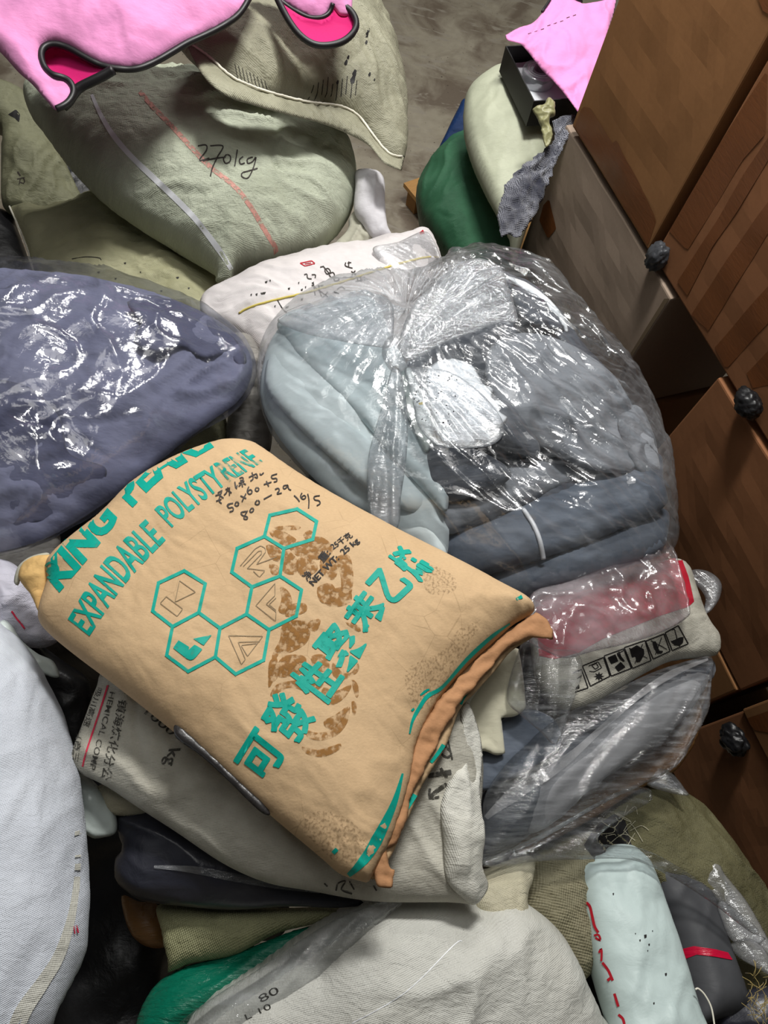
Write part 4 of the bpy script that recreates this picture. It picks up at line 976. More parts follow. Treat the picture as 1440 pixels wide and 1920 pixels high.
# knot and gathered neck: parts of the bag
kb = Bag('knot', [(722, 640), (742, 630), (760, 640), (772, 662), (764, 688), (745, 698), (728, 690), (716, 664)], .80, M['filmwhite'], .022, .02, cell=.003, disp=lined(70, 291, .008, 60, .004), zs=under(BF, [(722, 645), (765, 660), (742, 694)], -.006), parent=BF.o, edge=.008)
def fand(cx, cy, seed, amp=.012):
    def fn(B, U, V, d, s):
        u0, v0 = B.uvp(cx, cy); r = np.hypot(U - u0, V - v0); th = np.arctan2(V - v0, U - u0)
        return amp * (rid(th * 7, r * 3, seed) ** 3 - .3) + amp * .5 * rid(th * 19, r * 4, seed + 1) + .005 * fbm(U * 9, V * 9, seed + 2, 1)
    return fn
nk = Bag('neck_flare', [(748, 648), (757, 610), (772, 578), (805, 542), (850, 505), (885, 486), (915, 490), (944, 512), (956, 548), (970, 590), (966, 606), (940, 604), (890, 622), (830, 645), (790, 668), (762, 676)], .93, M['filmneck'], .02, .006, cell=.0045, disp=fand(745, 664, 301, .020), zs=under(BF, [(755, 655), (900, 500), (960, 595)], -.02) , parent=BF.o, edge=.012)
nk2 = Bag('neck_flare', [(735, 690), (722, 740), (705, 800), (690, 860), (690, 940), (705, 985), (745, 990), (752, 930), (762, 860), (765, 790), (758, 730), (750, 695)], .93, M['filmneck'], .012, .004, cell=.005, disp=fand(742, 664, 305, .012), zs=under(BF, [(740, 700), (700, 930), (755, 930)], -.006), parent=BF.o, edge=.012)
nk3 = Bag('neck_flare', [(760, 690), (800, 690), (850, 700), (905, 740), (945, 795), (930, 830), (880, 840), (820, 835), (785, 800), (775, 760), (765, 720)], .93, M['filmneck'], .014, .004, cell=.005, disp=fand(742, 664, 309, .012), zs=under(BF, [(770, 700), (930, 800), (800, 810)], -.004), parent=BF.o, edge=.012)
nk4 = Bag('neck_flare', [(520, 600), (575, 575), (640, 556), (700, 550), (735, 570), (738, 620), (734, 650), (700, 650), (640, 640), (570, 625)], .93, M['filmneck'], .012, .004, cell=.006, disp=fand(742, 664, 313, .012), zs=under(BF, [(540, 605), (700, 565), (700, 640)], -.003), parent=BF.o, edge=.012)
rs = random.Random(9)
decal(nk3, 'dirt_speck', [patch([(x, y), (x + 2.5, y - .8), (x + 2.2, y + 1.8), (x + .4, y + 2)], 1) for x, y in [(rs.uniform(775, 885), rs.uniform(695, 800)) for i in range(34)]], M['blackink'], .001, split=True)
decal(BF, 'yellow_fleck', [patch([(784, 756), (792, 754), (793, 759), (786, 760)], 1)], M['thread'], .001)
# milky skirt of the bag over the red sack
sk = Bag('bag_skirt', [(1000, 1110), (1060, 1092), (1130, 1066), (1190, 1040), (1240, 1012), (1264, 1030), (1280, 1085), (1294, 1140), (1286, 1160), (1240, 1186), (1180, 1206), (1110, 1222), (1060, 1234), (1020, 1220), (990, 1200), (985, 1160)], .86, M['filmpink'], .022, .004, cell=.0045, disp=crumpd(.022, 321, 15), zs=[(1000, 1150, .86), (1260, 1040, .80), (1270, 1150, .82), (1080, 1220, .85)], parent=BF.o, edge=.015)
sk2 = Bag('bag_skirt', [(990, 1190), (1030, 1215), (1080, 1222), (1092, 1260), (1070, 1330), (1050, 1385), (1036, 1395), (1010, 1370), (975, 1340), (950, 1310), (965, 1240)], .80, M['filmlow'], .014, .004, cell=.005, disp=lined(75, 325, .010, 26, .008), zs=[(1000, 1200, .86), (1080, 1240, .84), (1040, 1385, .80)], parent=BF.o, edge=.012)

# ================================================================== red and white sack with pictograms
RW = Bag('woven_sack', [(1010, 1100), (1100, 1085), (1200, 1060), (1275, 1050), (1296, 1085), (1308, 1130), (1322, 1165), (1345, 1190), (1346, 1226), (1310, 1232), (1262, 1238), (1210, 1262), (1160, 1292), (1110, 1320), (1060, 1330), (1020, 1300), (1000, 1200)], .72, M['whitegrey'], .07, .10, cell=.006, disp=sackd(.006, 20, .006, .001, .008, 331), zs=[(1020, 1120, .74), (1280, 1060, .68), (1330, 1210, .70), (1060, 1310, .74)])
tag(RW.o, 'white and red woven sack printed with handling symbols below the knotted bag', 'sack')
decal(RW, 'red_band', [patch([(1000, 1090), (1100, 1075), (1200, 1050), (1276, 1044), (1290, 1080), (1301, 1128), (1290, 1138), (1240, 1154), (1180, 1178), (1130, 1198), (1085, 1224), (1040, 1236), (1010, 1230)], 3.5)], M['red'], .0012)
G = lambda p: zz(p, 1040, 1120, .2222)
syms = []
def frame(a): return [stroke(G(a[i:i + 2]), 2.0, False, 3) for i in range(len(a) - 1)]
for q in ([(232, 580), (410, 508), (465, 665), (300, 750), (232, 580)], [(415, 495), (580, 435), (645, 600), (475, 665), (415, 495)], [(585, 425), (760, 365), (812, 535), (655, 600), (585, 425)], [(765, 370), (920, 310), (972, 455), (830, 522), (765, 370)], [(930, 300), (1040, 240), (1125, 392), (990, 450), (930, 300)], [(150, 640), (225, 610), (280, 765), (170, 800)]):
    syms += frame(q)
syms += [patch(G(q), 2) for q in ([(445, 510), (510, 480), (535, 540), (475, 565)], [(505, 590), (555, 545), (595, 590), (535, 628)], [(520, 475), (545, 455), (560, 500), (592, 540), (575, 545), (545, 520)],
     [(632, 440), (690, 405), (750, 440), (755, 480), (720, 545), (690, 550), (680, 500), (650, 510)], [(822, 380), (850, 370), (880, 450), (915, 455), (900, 475), (865, 478), (835, 430)], [(975, 372), (1010, 360), (1050, 340), (1085, 335), (1080, 385), (1050, 410), (1010, 405)],
     [(180, 690), (225, 655), (228, 670), (195, 685)], [(170, 775), (190, 745), (205, 735), (208, 770)])]
st = []
for i in range(16):
    a_ = 2 * math.pi * i / 16; rr_ = 48 if i % 2 == 0 else 20
    st.append((372 + rr_ * math.cos(a_), 668 + rr_ * .85 * math.sin(a_)))
syms += [patch(G(st), 2)]
syms += [stroke(G(q), 1.5, False, 2) for q in ([(285, 580), (365, 545), (395, 595), (330, 630), (290, 625)], [(310, 575), (350, 558), (368, 590), (340, 608), (310, 575)], [(540, 470), (580, 450)], [(625, 430), (780, 515)], [(740, 395), (675, 560)], [(810, 365), (945, 440)], [(900, 340), (848, 485)], [(985, 275), (1008, 268), (1030, 345)], [(1025, 340), (1055, 415)])]
decal(RW, 'handling_symbols', syms, M['blackink'], .0013)
b = Bag('plastic_loop', [(1278, 1082), (1300, 1068), (1330, 1072), (1352, 1092), (1350, 1120), (1332, 1146), (1318, 1150), (1322, 1120), (1300, 1092)], .60, M['filmneck'], .012, .008, cell=.004, disp=lined(-40, 341, .006, 40, .004), edge=.01)
tag(b.o, 'loose loop of clear plastic at the right of the red sack', 'plastic scrap')
# ================================================================== lower right
b = Bag('woven_sack', [(1090, 1500), (1120, 1475), (1180, 1458), (1240, 1470), (1300, 1500), (1345, 1560), (1400, 1640), (1460, 1730), (1480, 1830), (1380, 1860), (1240, 1760), (1150, 1680), (1100, 1600)], .46, M['olive'], .12, .2, disp=sackd(.014, -40, .014, .002, .008, 401), zs=[(1130, 1500, .52), (1420, 1720, .40), (1200, 1720, .48)])
tag(b.o, 'dark olive woven sack at the right below the wrapped grey rolls', 'sack'); OL = b
b = Bag('woven_sack', [(970, 1600), (1030, 1570), (1120, 1560), (1150, 1600), (1140, 1650), (1110, 1700), (1112, 1780), (1108, 1820), (1080, 1845), (1040, 1800), (1000, 1760), (960, 1700)], .56, M['burlap'], .08, .16, cell=.006, disp=sackd(.014, -60, .014, .002, .008, 411), zs=[(980, 1620, .58), (1130, 1600, .54), (1090, 1820, .58)])
tag(b.o, 'coarse olive weave sack left of the pale mint roll', 'sack'); BU = b
decal(b, 'frayed_hole', [patch([(1094, 1585), (1120, 1540), (1165, 1530), (1180, 1560), (1150, 1600), (1120, 1620)], 4)], M['blackink'], .0012, clip=True)
rs = random.Random(3)
decal(OL, 'loose_thread', [stroke([(x, y), (x + rs.uniform(8, 26), y + rs.uniform(-16, 14)), (x + rs.uniform(10, 40), y + rs.uniform(-30, 20))], 1.2, True, 3) for x, y in [(rs.uniform(1105, 1180), rs.uniform(1520, 1600)) for i in range(20)]], M['beige'], .003, split=True)
decal(OL, 'frayed_hole', [patch([(1105, 1590), (1118, 1548), (1150, 1526), (1172, 1540), (1182, 1580), (1190, 1600), (1140, 1640)], 4)], M['blackink'], .0014)

# pale mint roll with red letters, charcoal roll with red band, scraps
MR = Bag('fabric_roll', [(1074, 1632, 1), (1090, 1612), (1125, 1600), (1150, 1584), (1180, 1584), (1200, 1600), (1218, 1620), (1245, 1690), (1275, 1780), (1305, 1880), (1330, 1980), (1180, 1990), (1150, 1900), (1120, 1800), (1098, 1710)], .62, M['mintroll'], .055, .12, cell=.006, disp=sackd(.006, 70, .008, .0015, .006, 421, f=8, ff=10), zs=[(1090, 1640, .62), (1210, 1640, .60), (1240, 1900, .66)], w=.06)
tag(MR.o, 'pale mint plastic wrapped roll with red lettering at the bottom right', 'roll')
k = lambda p: zz(p, 900, 1400, .375)
decal(MR, 'red_lettering', [stroke(k(q), w_, True, 3) for q, w_ in (([(530, 780), (548, 800), (560, 850), (572, 900), (590, 930)], 5), ([(515, 820), (545, 850), (540, 880)], 4), ([(560, 950), (590, 940), (600, 970), (575, 955)], 4), ([(590, 1040), (605, 1010), (606, 1060), (600, 1090)], 4), ([(610, 1080), (640, 1120), (662, 1170)], 5), ([(635, 1170), (660, 1150)], 5), ([(670, 1235), (690, 1300)], 5), ([(690, 1340), (712, 1360), (720, 1387)], 5))], M['redink'], .0012)
decal(MR, 'dirt_speck', [patch([(x, y), (x + s_, y - 1), (x + s_, y + s_), (x + 1, y + s_ * 1.3)], 1.5) for x, y, s_ in ((1148, 1675, 3), (1207, 1753, 5), (1198, 1762, 3), (1215, 1770, 3), (1213, 1782, 2), (1246, 1825, 4), (1222, 1745, 2), (1224, 1880, 3), (1190, 1750, 2))], M['blackink'], .001, split=True)
CR = Bag('fabric_roll', [(1214, 1628), (1250, 1622), (1300, 1630), (1325, 1660), (1345, 1720), (1370, 1800), (1395, 1870), (1390, 1900), (1350, 1910), (1300, 1920), (1285, 1840), (1255, 1740), (1230, 1680)], .55, M['charcoal'], .05, .1, cell=.006, disp=sackd(.004, 70, .004, .0006, .003, 431), zs=[(1220, 1640, .56), (1330, 1680, .53), (1340, 1900, .58)], w=.05)
tag(CR.o, 'charcoal grey roll tied with a red tape band at the bottom right', 'roll')
decal(CR, 'red_tape_band', [patch([(1276, 1780), (1300, 1774), (1340, 1780), (1364, 1786), (1372, 1800), (1340, 1794), (1305, 1790), (1284, 1798)], 3)], M['redtape'], .002)
for i, (o_, zc, sd, lab) in enumerate((([(1306, 1640), (1332, 1616), (1350, 1622), (1360, 1640), (1400, 1690), (1440, 1760), (1455, 1800), (1400, 1760), (1370, 1720), (1345, 1690), (1325, 1665)], .585, 441, 'grey clear plastic strip above the charcoal roll at the right edge'),
        ([(1345, 1704), (1360, 1690), (1400, 1740), (1430, 1756), (1436, 1760), (1420, 1770), (1400, 1764), (1370, 1762)], .60, 445, 'folded clear plastic scrap right of the red tape band'),
        ([(1370, 1770), (1410, 1760), (1440, 1790), (1450, 1830), (1420, 1815), (1385, 1795)], .60, 449, 'lowest clear plastic scrap at the right edge above the straw'))):
    b = Bag('plastic_scrap', o_, zc, M['filmwhite'], .014, .006, cell=.004, disp=filmd(.008, -50, sd, 22, .004, .006), edge=.01)
    tag(b.o, lab, 'plastic scrap')
b = Bag('plastic_bundle', [(1350, 1900), (1380, 1870), (1420, 1850), (1460, 1860), (1480, 1960), (1360, 1970)], .58, M['blackbag'], .03, .06, cell=.005, disp=filmd(.012, 20, 453))
tag(b.o, 'dark plastic bundle in the bottom right corner', 'bundle')
rs = random.Random(8); V = []; F = []; c = P(1436, 1890, .66)
for i in range(90):
    a = c + np.array([rs.uniform(-.035, .04), rs.uniform(-.05, .05), rs.uniform(-.01, .02)]); d = np.array([rs.uniform(-1, 1), rs.uniform(-1, 1), rs.uniform(-.2, .6)]); d /= np.linalg.norm(d)
    v, f = tube_mesh([a, a + d * .012 + .002, a + d * .026], .0006, 5); n0 = len(V); V += v; F += [tuple(q + n0 for q in t) for t in f]
o = new_obj('straw_tuft', V, F, M['straw']); tag(o, 'tuft of yellow straw at the bottom right edge', 'straw', kind='stuff')
o = new_obj('loose_cord', *tube_mesh(on_plane(spline([(1304, 1855), (1310, 1854), (1322, 1866), (1334, 1890), (1340, 1925)], 8, False), P(1304, 1855, .70), np.array([0, 0, 1.0])), .0016, 6), M['thread_w'])
tag(o, 'thin pale cord across the charcoal roll at the bottom', 'cord')

# wrapped grey rolls under clear stretch film
b = Bag('fabric_roll', [(900, 1500), (960, 1440), (1040, 1390), (1110, 1320), (1160, 1300), (1200, 1330), (1180, 1400), (1120, 1450), (1060, 1500), (1000, 1560), (940, 1600), (895, 1610)], .60, M['dark'], .05, .1, disp=lined(40, 461, .005, 20, .006), zs=[(920, 1560, .66), (1160, 1320, .62), (1060, 1480, .64)], k=.45)
tag(b.o, 'dark grey fabric roll under the stretch film right of the white sack', 'fabric roll')
b = Bag('fabric_roll', [(1010, 1470), (1050, 1430), (1100, 1390), (1160, 1330), (1250, 1270), (1320, 1240), (1330, 1260), (1290, 1330), (1230, 1390), (1160, 1440), (1090, 1490), (1040, 1540), (990, 1560)], .58, M['greyroll'], .05, .1, disp=lined(38, 465, .002, 12, .004), zs=[(1010, 1520, .69), (1310, 1260, .65), (1180, 1430, .65)], k=.45)
tag(b.o, 'pale grey fabric roll under the stretch film below the pictogram sack', 'fabric roll')
b = Bag('fabric_roll', [(1090, 1330), (1180, 1290), (1280, 1245), (1330, 1235), (1325, 1280), (1240, 1310), (1160, 1350), (1100, 1380)], .60, M['dark'], .04, .08, disp=lined(25, 469, .003, 16, .004), zs=[(1100, 1350, .67), (1320, 1245, .64), (1240, 1320, .64)], k=.45)
tag(b.o, 'dark fabric roll tucked directly under the pictogram sack', 'fabric roll')
b = Bag('fabric_roll', [(960, 1560), (1050, 1510), (1150, 1450), (1240, 1390), (1300, 1310), (1310, 1360), (1270, 1440), (1200, 1480), (1120, 1530), (1030, 1580), (970, 1600)], .55, M['brownwrap'], .04, .08, disp=lined(32, 473, .004, 18, .006), zs=[(980, 1570, .60), (1300, 1340, .56), (1180, 1470, .57)], k=.45)
tag(b.o, 'brownish fabric roll at the outer side of the stretch film', 'fabric roll')
SW = Bag('stretch_wrap', [(898, 1620), (905, 1560), (910, 1490), (960, 1420), (1040, 1350), (1120, 1310), (1220, 1262), (1300, 1236), (1332, 1230), (1334, 1260), (1322, 1310), (1300, 1370), (1270, 1430), (1230, 1456), (1180, 1480), (1120, 1510), (1050, 1550), (980, 1590), (920, 1612)], .74, M['filmwrap'], .06, .01, cell=.005, disp=lined(38, 481, .012, 22, .010), zs=[(905, 1590, .74), (1320, 1245, .70), (1200, 1460, .68)], edge=.015)
tag(SW.o, 'clear stretch film pulled over the grey fabric rolls', 'plastic wrap')
q = spline([(902, 1540), (930, 1514), (980, 1476), (1060, 1424), (1140, 1352), (1200, 1300), (1260, 1262), (1325, 1236)], 8, False)
decal(SW, 'gathered_ridge', [stroke(q, [6, 26, 24, 14, 10, 12, 14, 4], False, 5)], M['filmwhite'], .004)
LW = Bag('stretch_wrap', [(900, 1618), (960, 1590), (1050, 1545), (1110, 1510), (1170, 1480), (1215, 1478), (1222, 1500), (1190, 1520), (1150, 1545), (1120, 1580), (1200, 1590), (1280, 1630), (1360, 1690), (1420, 1740), (1410, 1750), (1330, 1690), (1250, 1640), (1180, 1612), (1080, 1612), (1000, 1616), (930, 1626)], .72, M['filmlow'], .02, .006, cell=.005, disp=lined(30, 485, .010, 34, .006), zs=[(905, 1618, .74), (1200, 1490, .66), (1400, 1740, .66)], edge=.012)
tag(LW.o, 'clear stretch film tail crossing the olive sack and pale mint roll', 'plastic wrap')
b = Bag('plastic_scrap', [(1196, 1440), (1220, 1432), (1260, 1450), (1285, 1480), (1290, 1492), (1250, 1485), (1210, 1470)], .60, M['filmneck'], .012, .006, cell=.004, disp=filmd(.006, 20, 489), edge=.01)
tag(b.o, 'clear plastic end poking out above the dark olive sack', 'plastic scrap')
b = Bag('fabric_piece', [(880, 1260), (930, 1215), (972, 1216, 1), (980, 1260), (987, 1326, 1), (968, 1342), (940, 1346, 1), (946, 1400), (948, 1412, 1), (930, 1416), (905, 1408), (880, 1420), (860, 1350)], .80, M['cream'], .014, .02, cell=.005, disp=sackd(.006, 70, .006, .0008, .003, 491), zs=[(880, 1280, .82), (975, 1230, .82), (940, 1400, .78)])
tag(b.o, 'cream fabric piece showing between the kraft sack end and the film', 'fabric')
b = Bag('fabric_piece', [(930, 1360), (985, 1330), (1040, 1350), (1050, 1400), (1000, 1440), (940, 1470), (900, 1480), (900, 1420)], .73, M['greyb'], .016, .03, cell=.006, disp=sackd(.008, 40, .010, .001, .004, 495), zs=[(930, 1380, .76), (1040, 1370, .74), (920, 1470, .74)])
tag(b.o, 'blue grey fabric fold just below the cream piece', 'fabric')

# ================================================================== lower left
b = Bag('woven_sack', [(-140, 1130), (-20, 1180), (20, 1210), (60, 1270), (95, 1340), (118, 1420), (132, 1500), (140, 1580), (146, 1660), (144, 1750), (146, 1790), (120, 1850), (90, 1900), (60, 1960), (-160, 1990), (-220, 1500)], .78, M['bluewhite'], .13, .2, disp=sackd(.008, 70, .006, .0008, .006, 501), zs=[(-20, 1190, .80), (140, 1600, .72), (60, 1950, .80)], k=.42)
tag(b.o, 'large white woven sack along the left edge of the photo', 'sack'); LWH = b
decal(b, 'hem_fold', [stroke([(141, 1560), (143, 1640), (132, 1720), (110, 1790), (80, 1840), (40, 1900), (20, 1960)], [6, 10, 14, 20, 24, 30, 34])], M['white'], .003)
decal(b, 'small_print', [stroke([(141, 1736), (144, 1750)], 3), stroke([(136, 1738), (138, 1752)], 2)], M['redline'], .004)
fe = Bag('film_edge', [(150, 1480), (158, 1540), (160, 1640), (150, 1700), (140, 1740), (120, 1790), (90, 1840), (60, 1870), (40, 1900), (70, 1845), (100, 1790), (118, 1740), (128, 1680), (134, 1600), (140, 1530)], .80, M['filmwhite'], .012, .004, cell=.005, disp=lined(80, 505, .006, 40, .004), parent=LWH.o, zs=[(150, 1500, .80), (150, 1690, .79), (50, 1890, .86)], edge=.01)
b = Bag('fabric_bundle', [(10, 1190), (60, 1200), (120, 1240), (165, 1275), (170, 1330), (150, 1420), (135, 1480), (120, 1420), (90, 1340), (50, 1260)], .66, M['wadk'], .04, .1, disp=filmd(.012, 60, 511))
tag(b.o, 'black plastic bundle in the gap under the kraft sack at left', 'bundle')
b = Bag('woven_sack', [(-40, 1060), (10, 1050), (50, 1080), (75, 1130), (95, 1180), (110, 1200), (80, 1215), (40, 1210), (0, 1190), (-40, 1160)], .78, M['lilacwhite'], .05, .1, cell=.005, disp=sackd(.014, 60, .016, .003, .008, 521, f=9, ff=14))
tag(b.o, 'crumpled lilac white sack left of the kraft sack corner', 'sack')
decal(b, 'red_small_print', [stroke([(22, 1146), (30, 1158), (38, 1168), (47, 1180)], 3.5, True, 2)], M['redline'], .001)
b = Bag('woven_sack', [(-60, 1040), (40, 1020), (110, 1000), (100, 1060), (60, 1070), (20, 1080), (-40, 1090)], .76, M['greysack'], .03, .08, cell=.005, disp=sackd(.014, 20, .014, .003, .006, 525, f=9, ff=14))
tag(b.o, 'grey crumpled sack under the lower edge of the slate bag', 'sack')
b = Bag('plastic_scrap', [(0, 1165), (20, 1170), (40, 1200), (70, 1225), (100, 1240), (110, 1270), (70, 1260), (20, 1230), (-20, 1210)], .80, M['mintfilm'], .02, .02, cell=.004, disp=filmd(.010, 40, 529, 18), edge=.012)
tag(b.o, 'crumpled pale plastic on the upper end of the large white sack', 'plastic scrap')

b = Bag('plastic_sheet', [(122, 1450), (150, 1445), (190, 1480), (215, 1520), (218, 1560), (190, 1571), (170, 1570), (150, 1550), (135, 1510)], .70, M['mintfilm'], .03, .06, cell=.005, disp=filmd(.012, 70, 541, 14, .003), edge=.015)
tag(b.o, 'pale mint plastic fold below the left corner of the printed white sack', 'plastic')
b = Bag('woven_sack', [(182, 1475), (220, 1470), (280, 1500), (300, 1520), (260, 1530), (208, 1526), (192, 1500)], .70, M['beige'], .02, .05, cell=.004, disp=sackd(.01, 20, .012, .002, .006, 545))
tag(b.o, 'small frayed beige sack corner under the printed white sack', 'sack')
b = Bag('plastic_bag', [(222, 1520), (300, 1500), (420, 1560), (560, 1650), (680, 1690), (640, 1702), (540, 1700), (430, 1706), (330, 1698), (270, 1690), (238, 1672), (218, 1650), (216, 1610), (232, 1590), (222, 1560)], .64, M['blackbag'], .06, .1, cell=.006, disp=filmd(.014, -15, 551, 8, .003), zs=[(230, 1530, .66), (660, 1690, .70), (300, 1690, .66)])
tag(b.o, 'black plastic bag layer under the printed white sack', 'bag')
decal(b, 'glossy_fold', [stroke([(290, 1625), (360, 1630), (440, 1645), (520, 1660), (600, 1672)], [5, 14, 16, 12, 5], True, 4)], M['filmneck'], .004)
b = Bag('wrapped_roll', [(228, 1680), (260, 1690), (300, 1700), (320, 1760), (300, 1778), (265, 1770), (240, 1740)], .48, M['brownwrap'], .04, .08, cell=.006, disp=lined(10, 555, .004, 30, .004))
tag(b.o, 'brown wrapped roll in the dark gap at the lower left', 'roll')
b = Bag('woven_sack', [(294, 1700), (340, 1694), (440, 1700), (540, 1702), (620, 1700), (660, 1706), (600, 1730), (520, 1750), (440, 1790), (360, 1806), (330, 1818), (314, 1824, 1), (314, 1800), (304, 1750)], .60, M['sagesmall'], .05, .1, cell=.006, disp=sackd(.010, 15, .012, .002, .010, 561), zs=[(300, 1710, .58), (640, 1706, .64), (330, 1815, .60)])
tag(b.o, 'small coarse sage sack layer between the black bag and the green bag', 'sack')
b = Bag('plastic_bag', [(262, 1910), (280, 1870), (310, 1835), (360, 1810), (430, 1790), (500, 1765), (560, 1742), (640, 1722), (660, 1730), (600, 1770), (520, 1830), (440, 1880), (360, 1930), (300, 1980), (250, 1980)], .56, M['greenfilm'], .05, .12, cell=.005, disp=lined(30, 571, .010, 22, .012), zs=[(270, 1900, .56), (640, 1725, .62), (340, 1960, .60)])
tag(b.o, 'glossy dark green plastic bag near the bottom left', 'bag')
# bottom white sacks
b = Bag('woven_sack', [(880, 1690), (910, 1640), (960, 1612), (1000, 1608), (990, 1660), (980, 1700), (1040, 1790), (1080, 1850), (1040, 1900), (960, 1800)], .64, M['beige'], .05, .12, cell=.006, disp=sackd(.010, 60, .014, .002, .008, 581), zs=[(900, 1680, .70), (990, 1620, .66), (1060, 1860, .64)])
tag(b.o, 'beige sack flap between the bottom white sack and the olive weave sack', 'sack')
BW = Bag('woven_sack', [(340, 1940), (400, 1880), (480, 1830), (560, 1775), (640, 1725), (700, 1690), (760, 1690), (840, 1686), (890, 1692), (900, 1700), (960, 1690), (1010, 1710), (1060, 1760), (1095, 1830), (1120, 1890), (1150, 1980), (900, 2050), (500, 2050), (320, 2020)], .70, M['whitelow'], .13, .2, disp=sackd(.012, 35, .014, .0014, .010, 591, f=5, ff=10), zs=[(400, 1890, .68), (720, 1692, .72), (1090, 1830, .66)], k=.45)
tag(BW.o, 'large white woven sack across the bottom of the photo', 'sack')
decal(BW, 'woven_seam', [stroke([(660, 1918), (760, 1860), (850, 1772), (866, 1764)], 1.6, True, 4)], M['strap'], .0012)
decal(BW, 'faded_print', [text_px('80', [(490, 1880), (525, 1860)], [(482, 1868), (517, 1848)]), text_px('L 10', [(462, 1912), (510, 1890)], [(458, 1902), (504, 1880)])], M['mark'], .0012)
b = Bag('stretch_wrap', [(330, 1930), (400, 1870), (480, 1820), (560, 1765), (640, 1718), (720, 1690), (760, 1688), (700, 1740), (640, 1800), (560, 1860), (480, 1910), (400, 1960)], .86, M['filmlow'], .03, .004, cell=.005, disp=lined(36, 595, .008, 40, .005), zs=under(BW, [(420, 1890), (700, 1720), (560, 1830)], -.006), edge=.012)
tag(b.o, 'clear stretch film over the upper left edge of the bottom white sack', 'plastic wrap')

# printed white woven sack under the kraft sack
WS = Bag('woven_sack', [(205, 1250), (180, 1290), (155, 1355), (125, 1430, 1), (150, 1450), (200, 1475), (260, 1515), (330, 1560), (420, 1620), (500, 1655), (580, 1670), (700, 1690), (840, 1692), (885, 1696, 1), (905, 1640), (898, 1560), (905, 1480), (905, 1420), (890, 1360), (880, 1320), (930, 1230), (800, 1180), (600, 1150), (350, 1200)], .84, M['whitegrey'], .05, .07, disp=sackd(.008, -38, .010, .0014, .008, 601, f=5, ff=9), zs=[(150, 1430, .78), (880, 1690, .80), (900, 1300, .83), (350, 1230, .83)], w=.07)
tag(WS.o, 'white woven sack with black and red print lying under the kraft sack', 'sack')
P7 = lambda p: zz(p, 120, 1240, .25)
tx = []
def vt(s, b0, b1, t0, t1, bold=0.0): return text_px(s, P7([b0, b1]), P7([t0, t1]), bold)
tx.append(vt('HEMICAL COMP', (345, 228), (190, 800), (385, 236), (232, 822), .01))
tx.append(vt('镇海炼化分公', (410, 280), (268, 880), (480, 300), (352, 905), .012))
tx.append(vt('吸川高速', (250, 195), (140, 480), (290, 205), (190, 500), .005))
tx.append(vt('（商三', (80, 560), (60, 740), (140, 570), (110, 760), .005))
tx.append(vt('e only 2', (200, 130), (150, 330), (222, 135), (172, 335), 0.0))
tx.append(vt('of income 8', (140, 330), (40, 770), (158, 335), (60, 775), 0.0))
tx.append(vt('kg', (760, 660), (722, 770), (878, 650), (838, 790), .02))
tx.append(vt('1000', (600, 392), (800, 560), (640, 350), (860, 520), .01))
decal(WS, 'black_print', tx, M['faint'], .0012, split=True)
decal(WS, 'red_stripe', [stroke(P7([(330, 180), (280, 340), (220, 520), (165, 690), (140, 790)]), 3.4, True, 3)], M['redline'], .0012)
decal(WS, 'black_print', [stroke(q, w_, True, 3) for q, w_ in (([(826, 1412), (838, 1420), (846, 1412), (834, 1398)], 4), ([(838, 1380), (848, 1424)], 3), ([(802, 1455), (846, 1447)], 9), ([(826, 1440), (838, 1458)], 5), ([(806, 1495), (820, 1482), (838, 1470)], 8), ([(806, 1478), (806, 1496), (824, 1494)], 5), ([(630, 1670), (634, 1656), (648, 1652), (640, 1668), (660, 1676)], 3), ([(655, 1652), (664, 1668)], 3), ([(700, 1660), (706, 1670)], 3), ([(608, 1656), (614, 1662)], 3))], M['faint'], .0014)
fo = Bag('folded_hem', [(866, 1326), (880, 1320), (898, 1370), (905, 1420), (900, 1480), (906, 1560), (902, 1620), (916, 1660), (900, 1690), (886, 1698, 1), (850, 1668), (835, 1640), (832, 1580), (826, 1520), (832, 1490), (848, 1450), (872, 1420), (866, 1370)], .90, M['white'], .022, .012, cell=.005, disp=sackd(.010, 80, .012, .002, .006, 611, f=9, ff=14), zs=under(WS, [(870, 1340), (895, 1680), (835, 1560)], -.012), parent=WS.o, edge=.012)

# ================================================================== kraft sack
def kraftd(B, U, V, d, s):
    h = sackd(.005, -38, .003, .0010, .003, 621, f=5, ff=8, fac=.003)(B, U, V, d, s)
    a = np.array(B.uvp(1002, 1136)); b_ = np.array(B.uvp(690, 1656)); t_ = (b_ - a) / np.hypot(*(b_ - a))
    al = (U - a[0]) * t_[0] + (V - a[1]) * t_[1]; ds = np.abs((U - a[0]) * t_[1] - (V - a[1]) * t_[0])
    h = h + .010 * (rid(al * 16 + 2 * pn(al * 6, ds * 6, 5), ds * 5, 626) ** 3 - .3) * np.exp(-ds / .06)
    h = h - .02 * np.exp(-((al - .30) / .10) ** 2) * np.exp(-ds / .09)
    ca = np.exp(-(np.hypot(U - b_[0], V - b_[1]) / .10) ** 2) + np.exp(-(np.hypot(U - a[0], V - a[1]) / .09) ** 2)
    v1, v2 = voro(U * 30 + pn(U * 20, V * 20, 7), V * 30, 628)
    return h + ca * .010 * (v1 - .4)
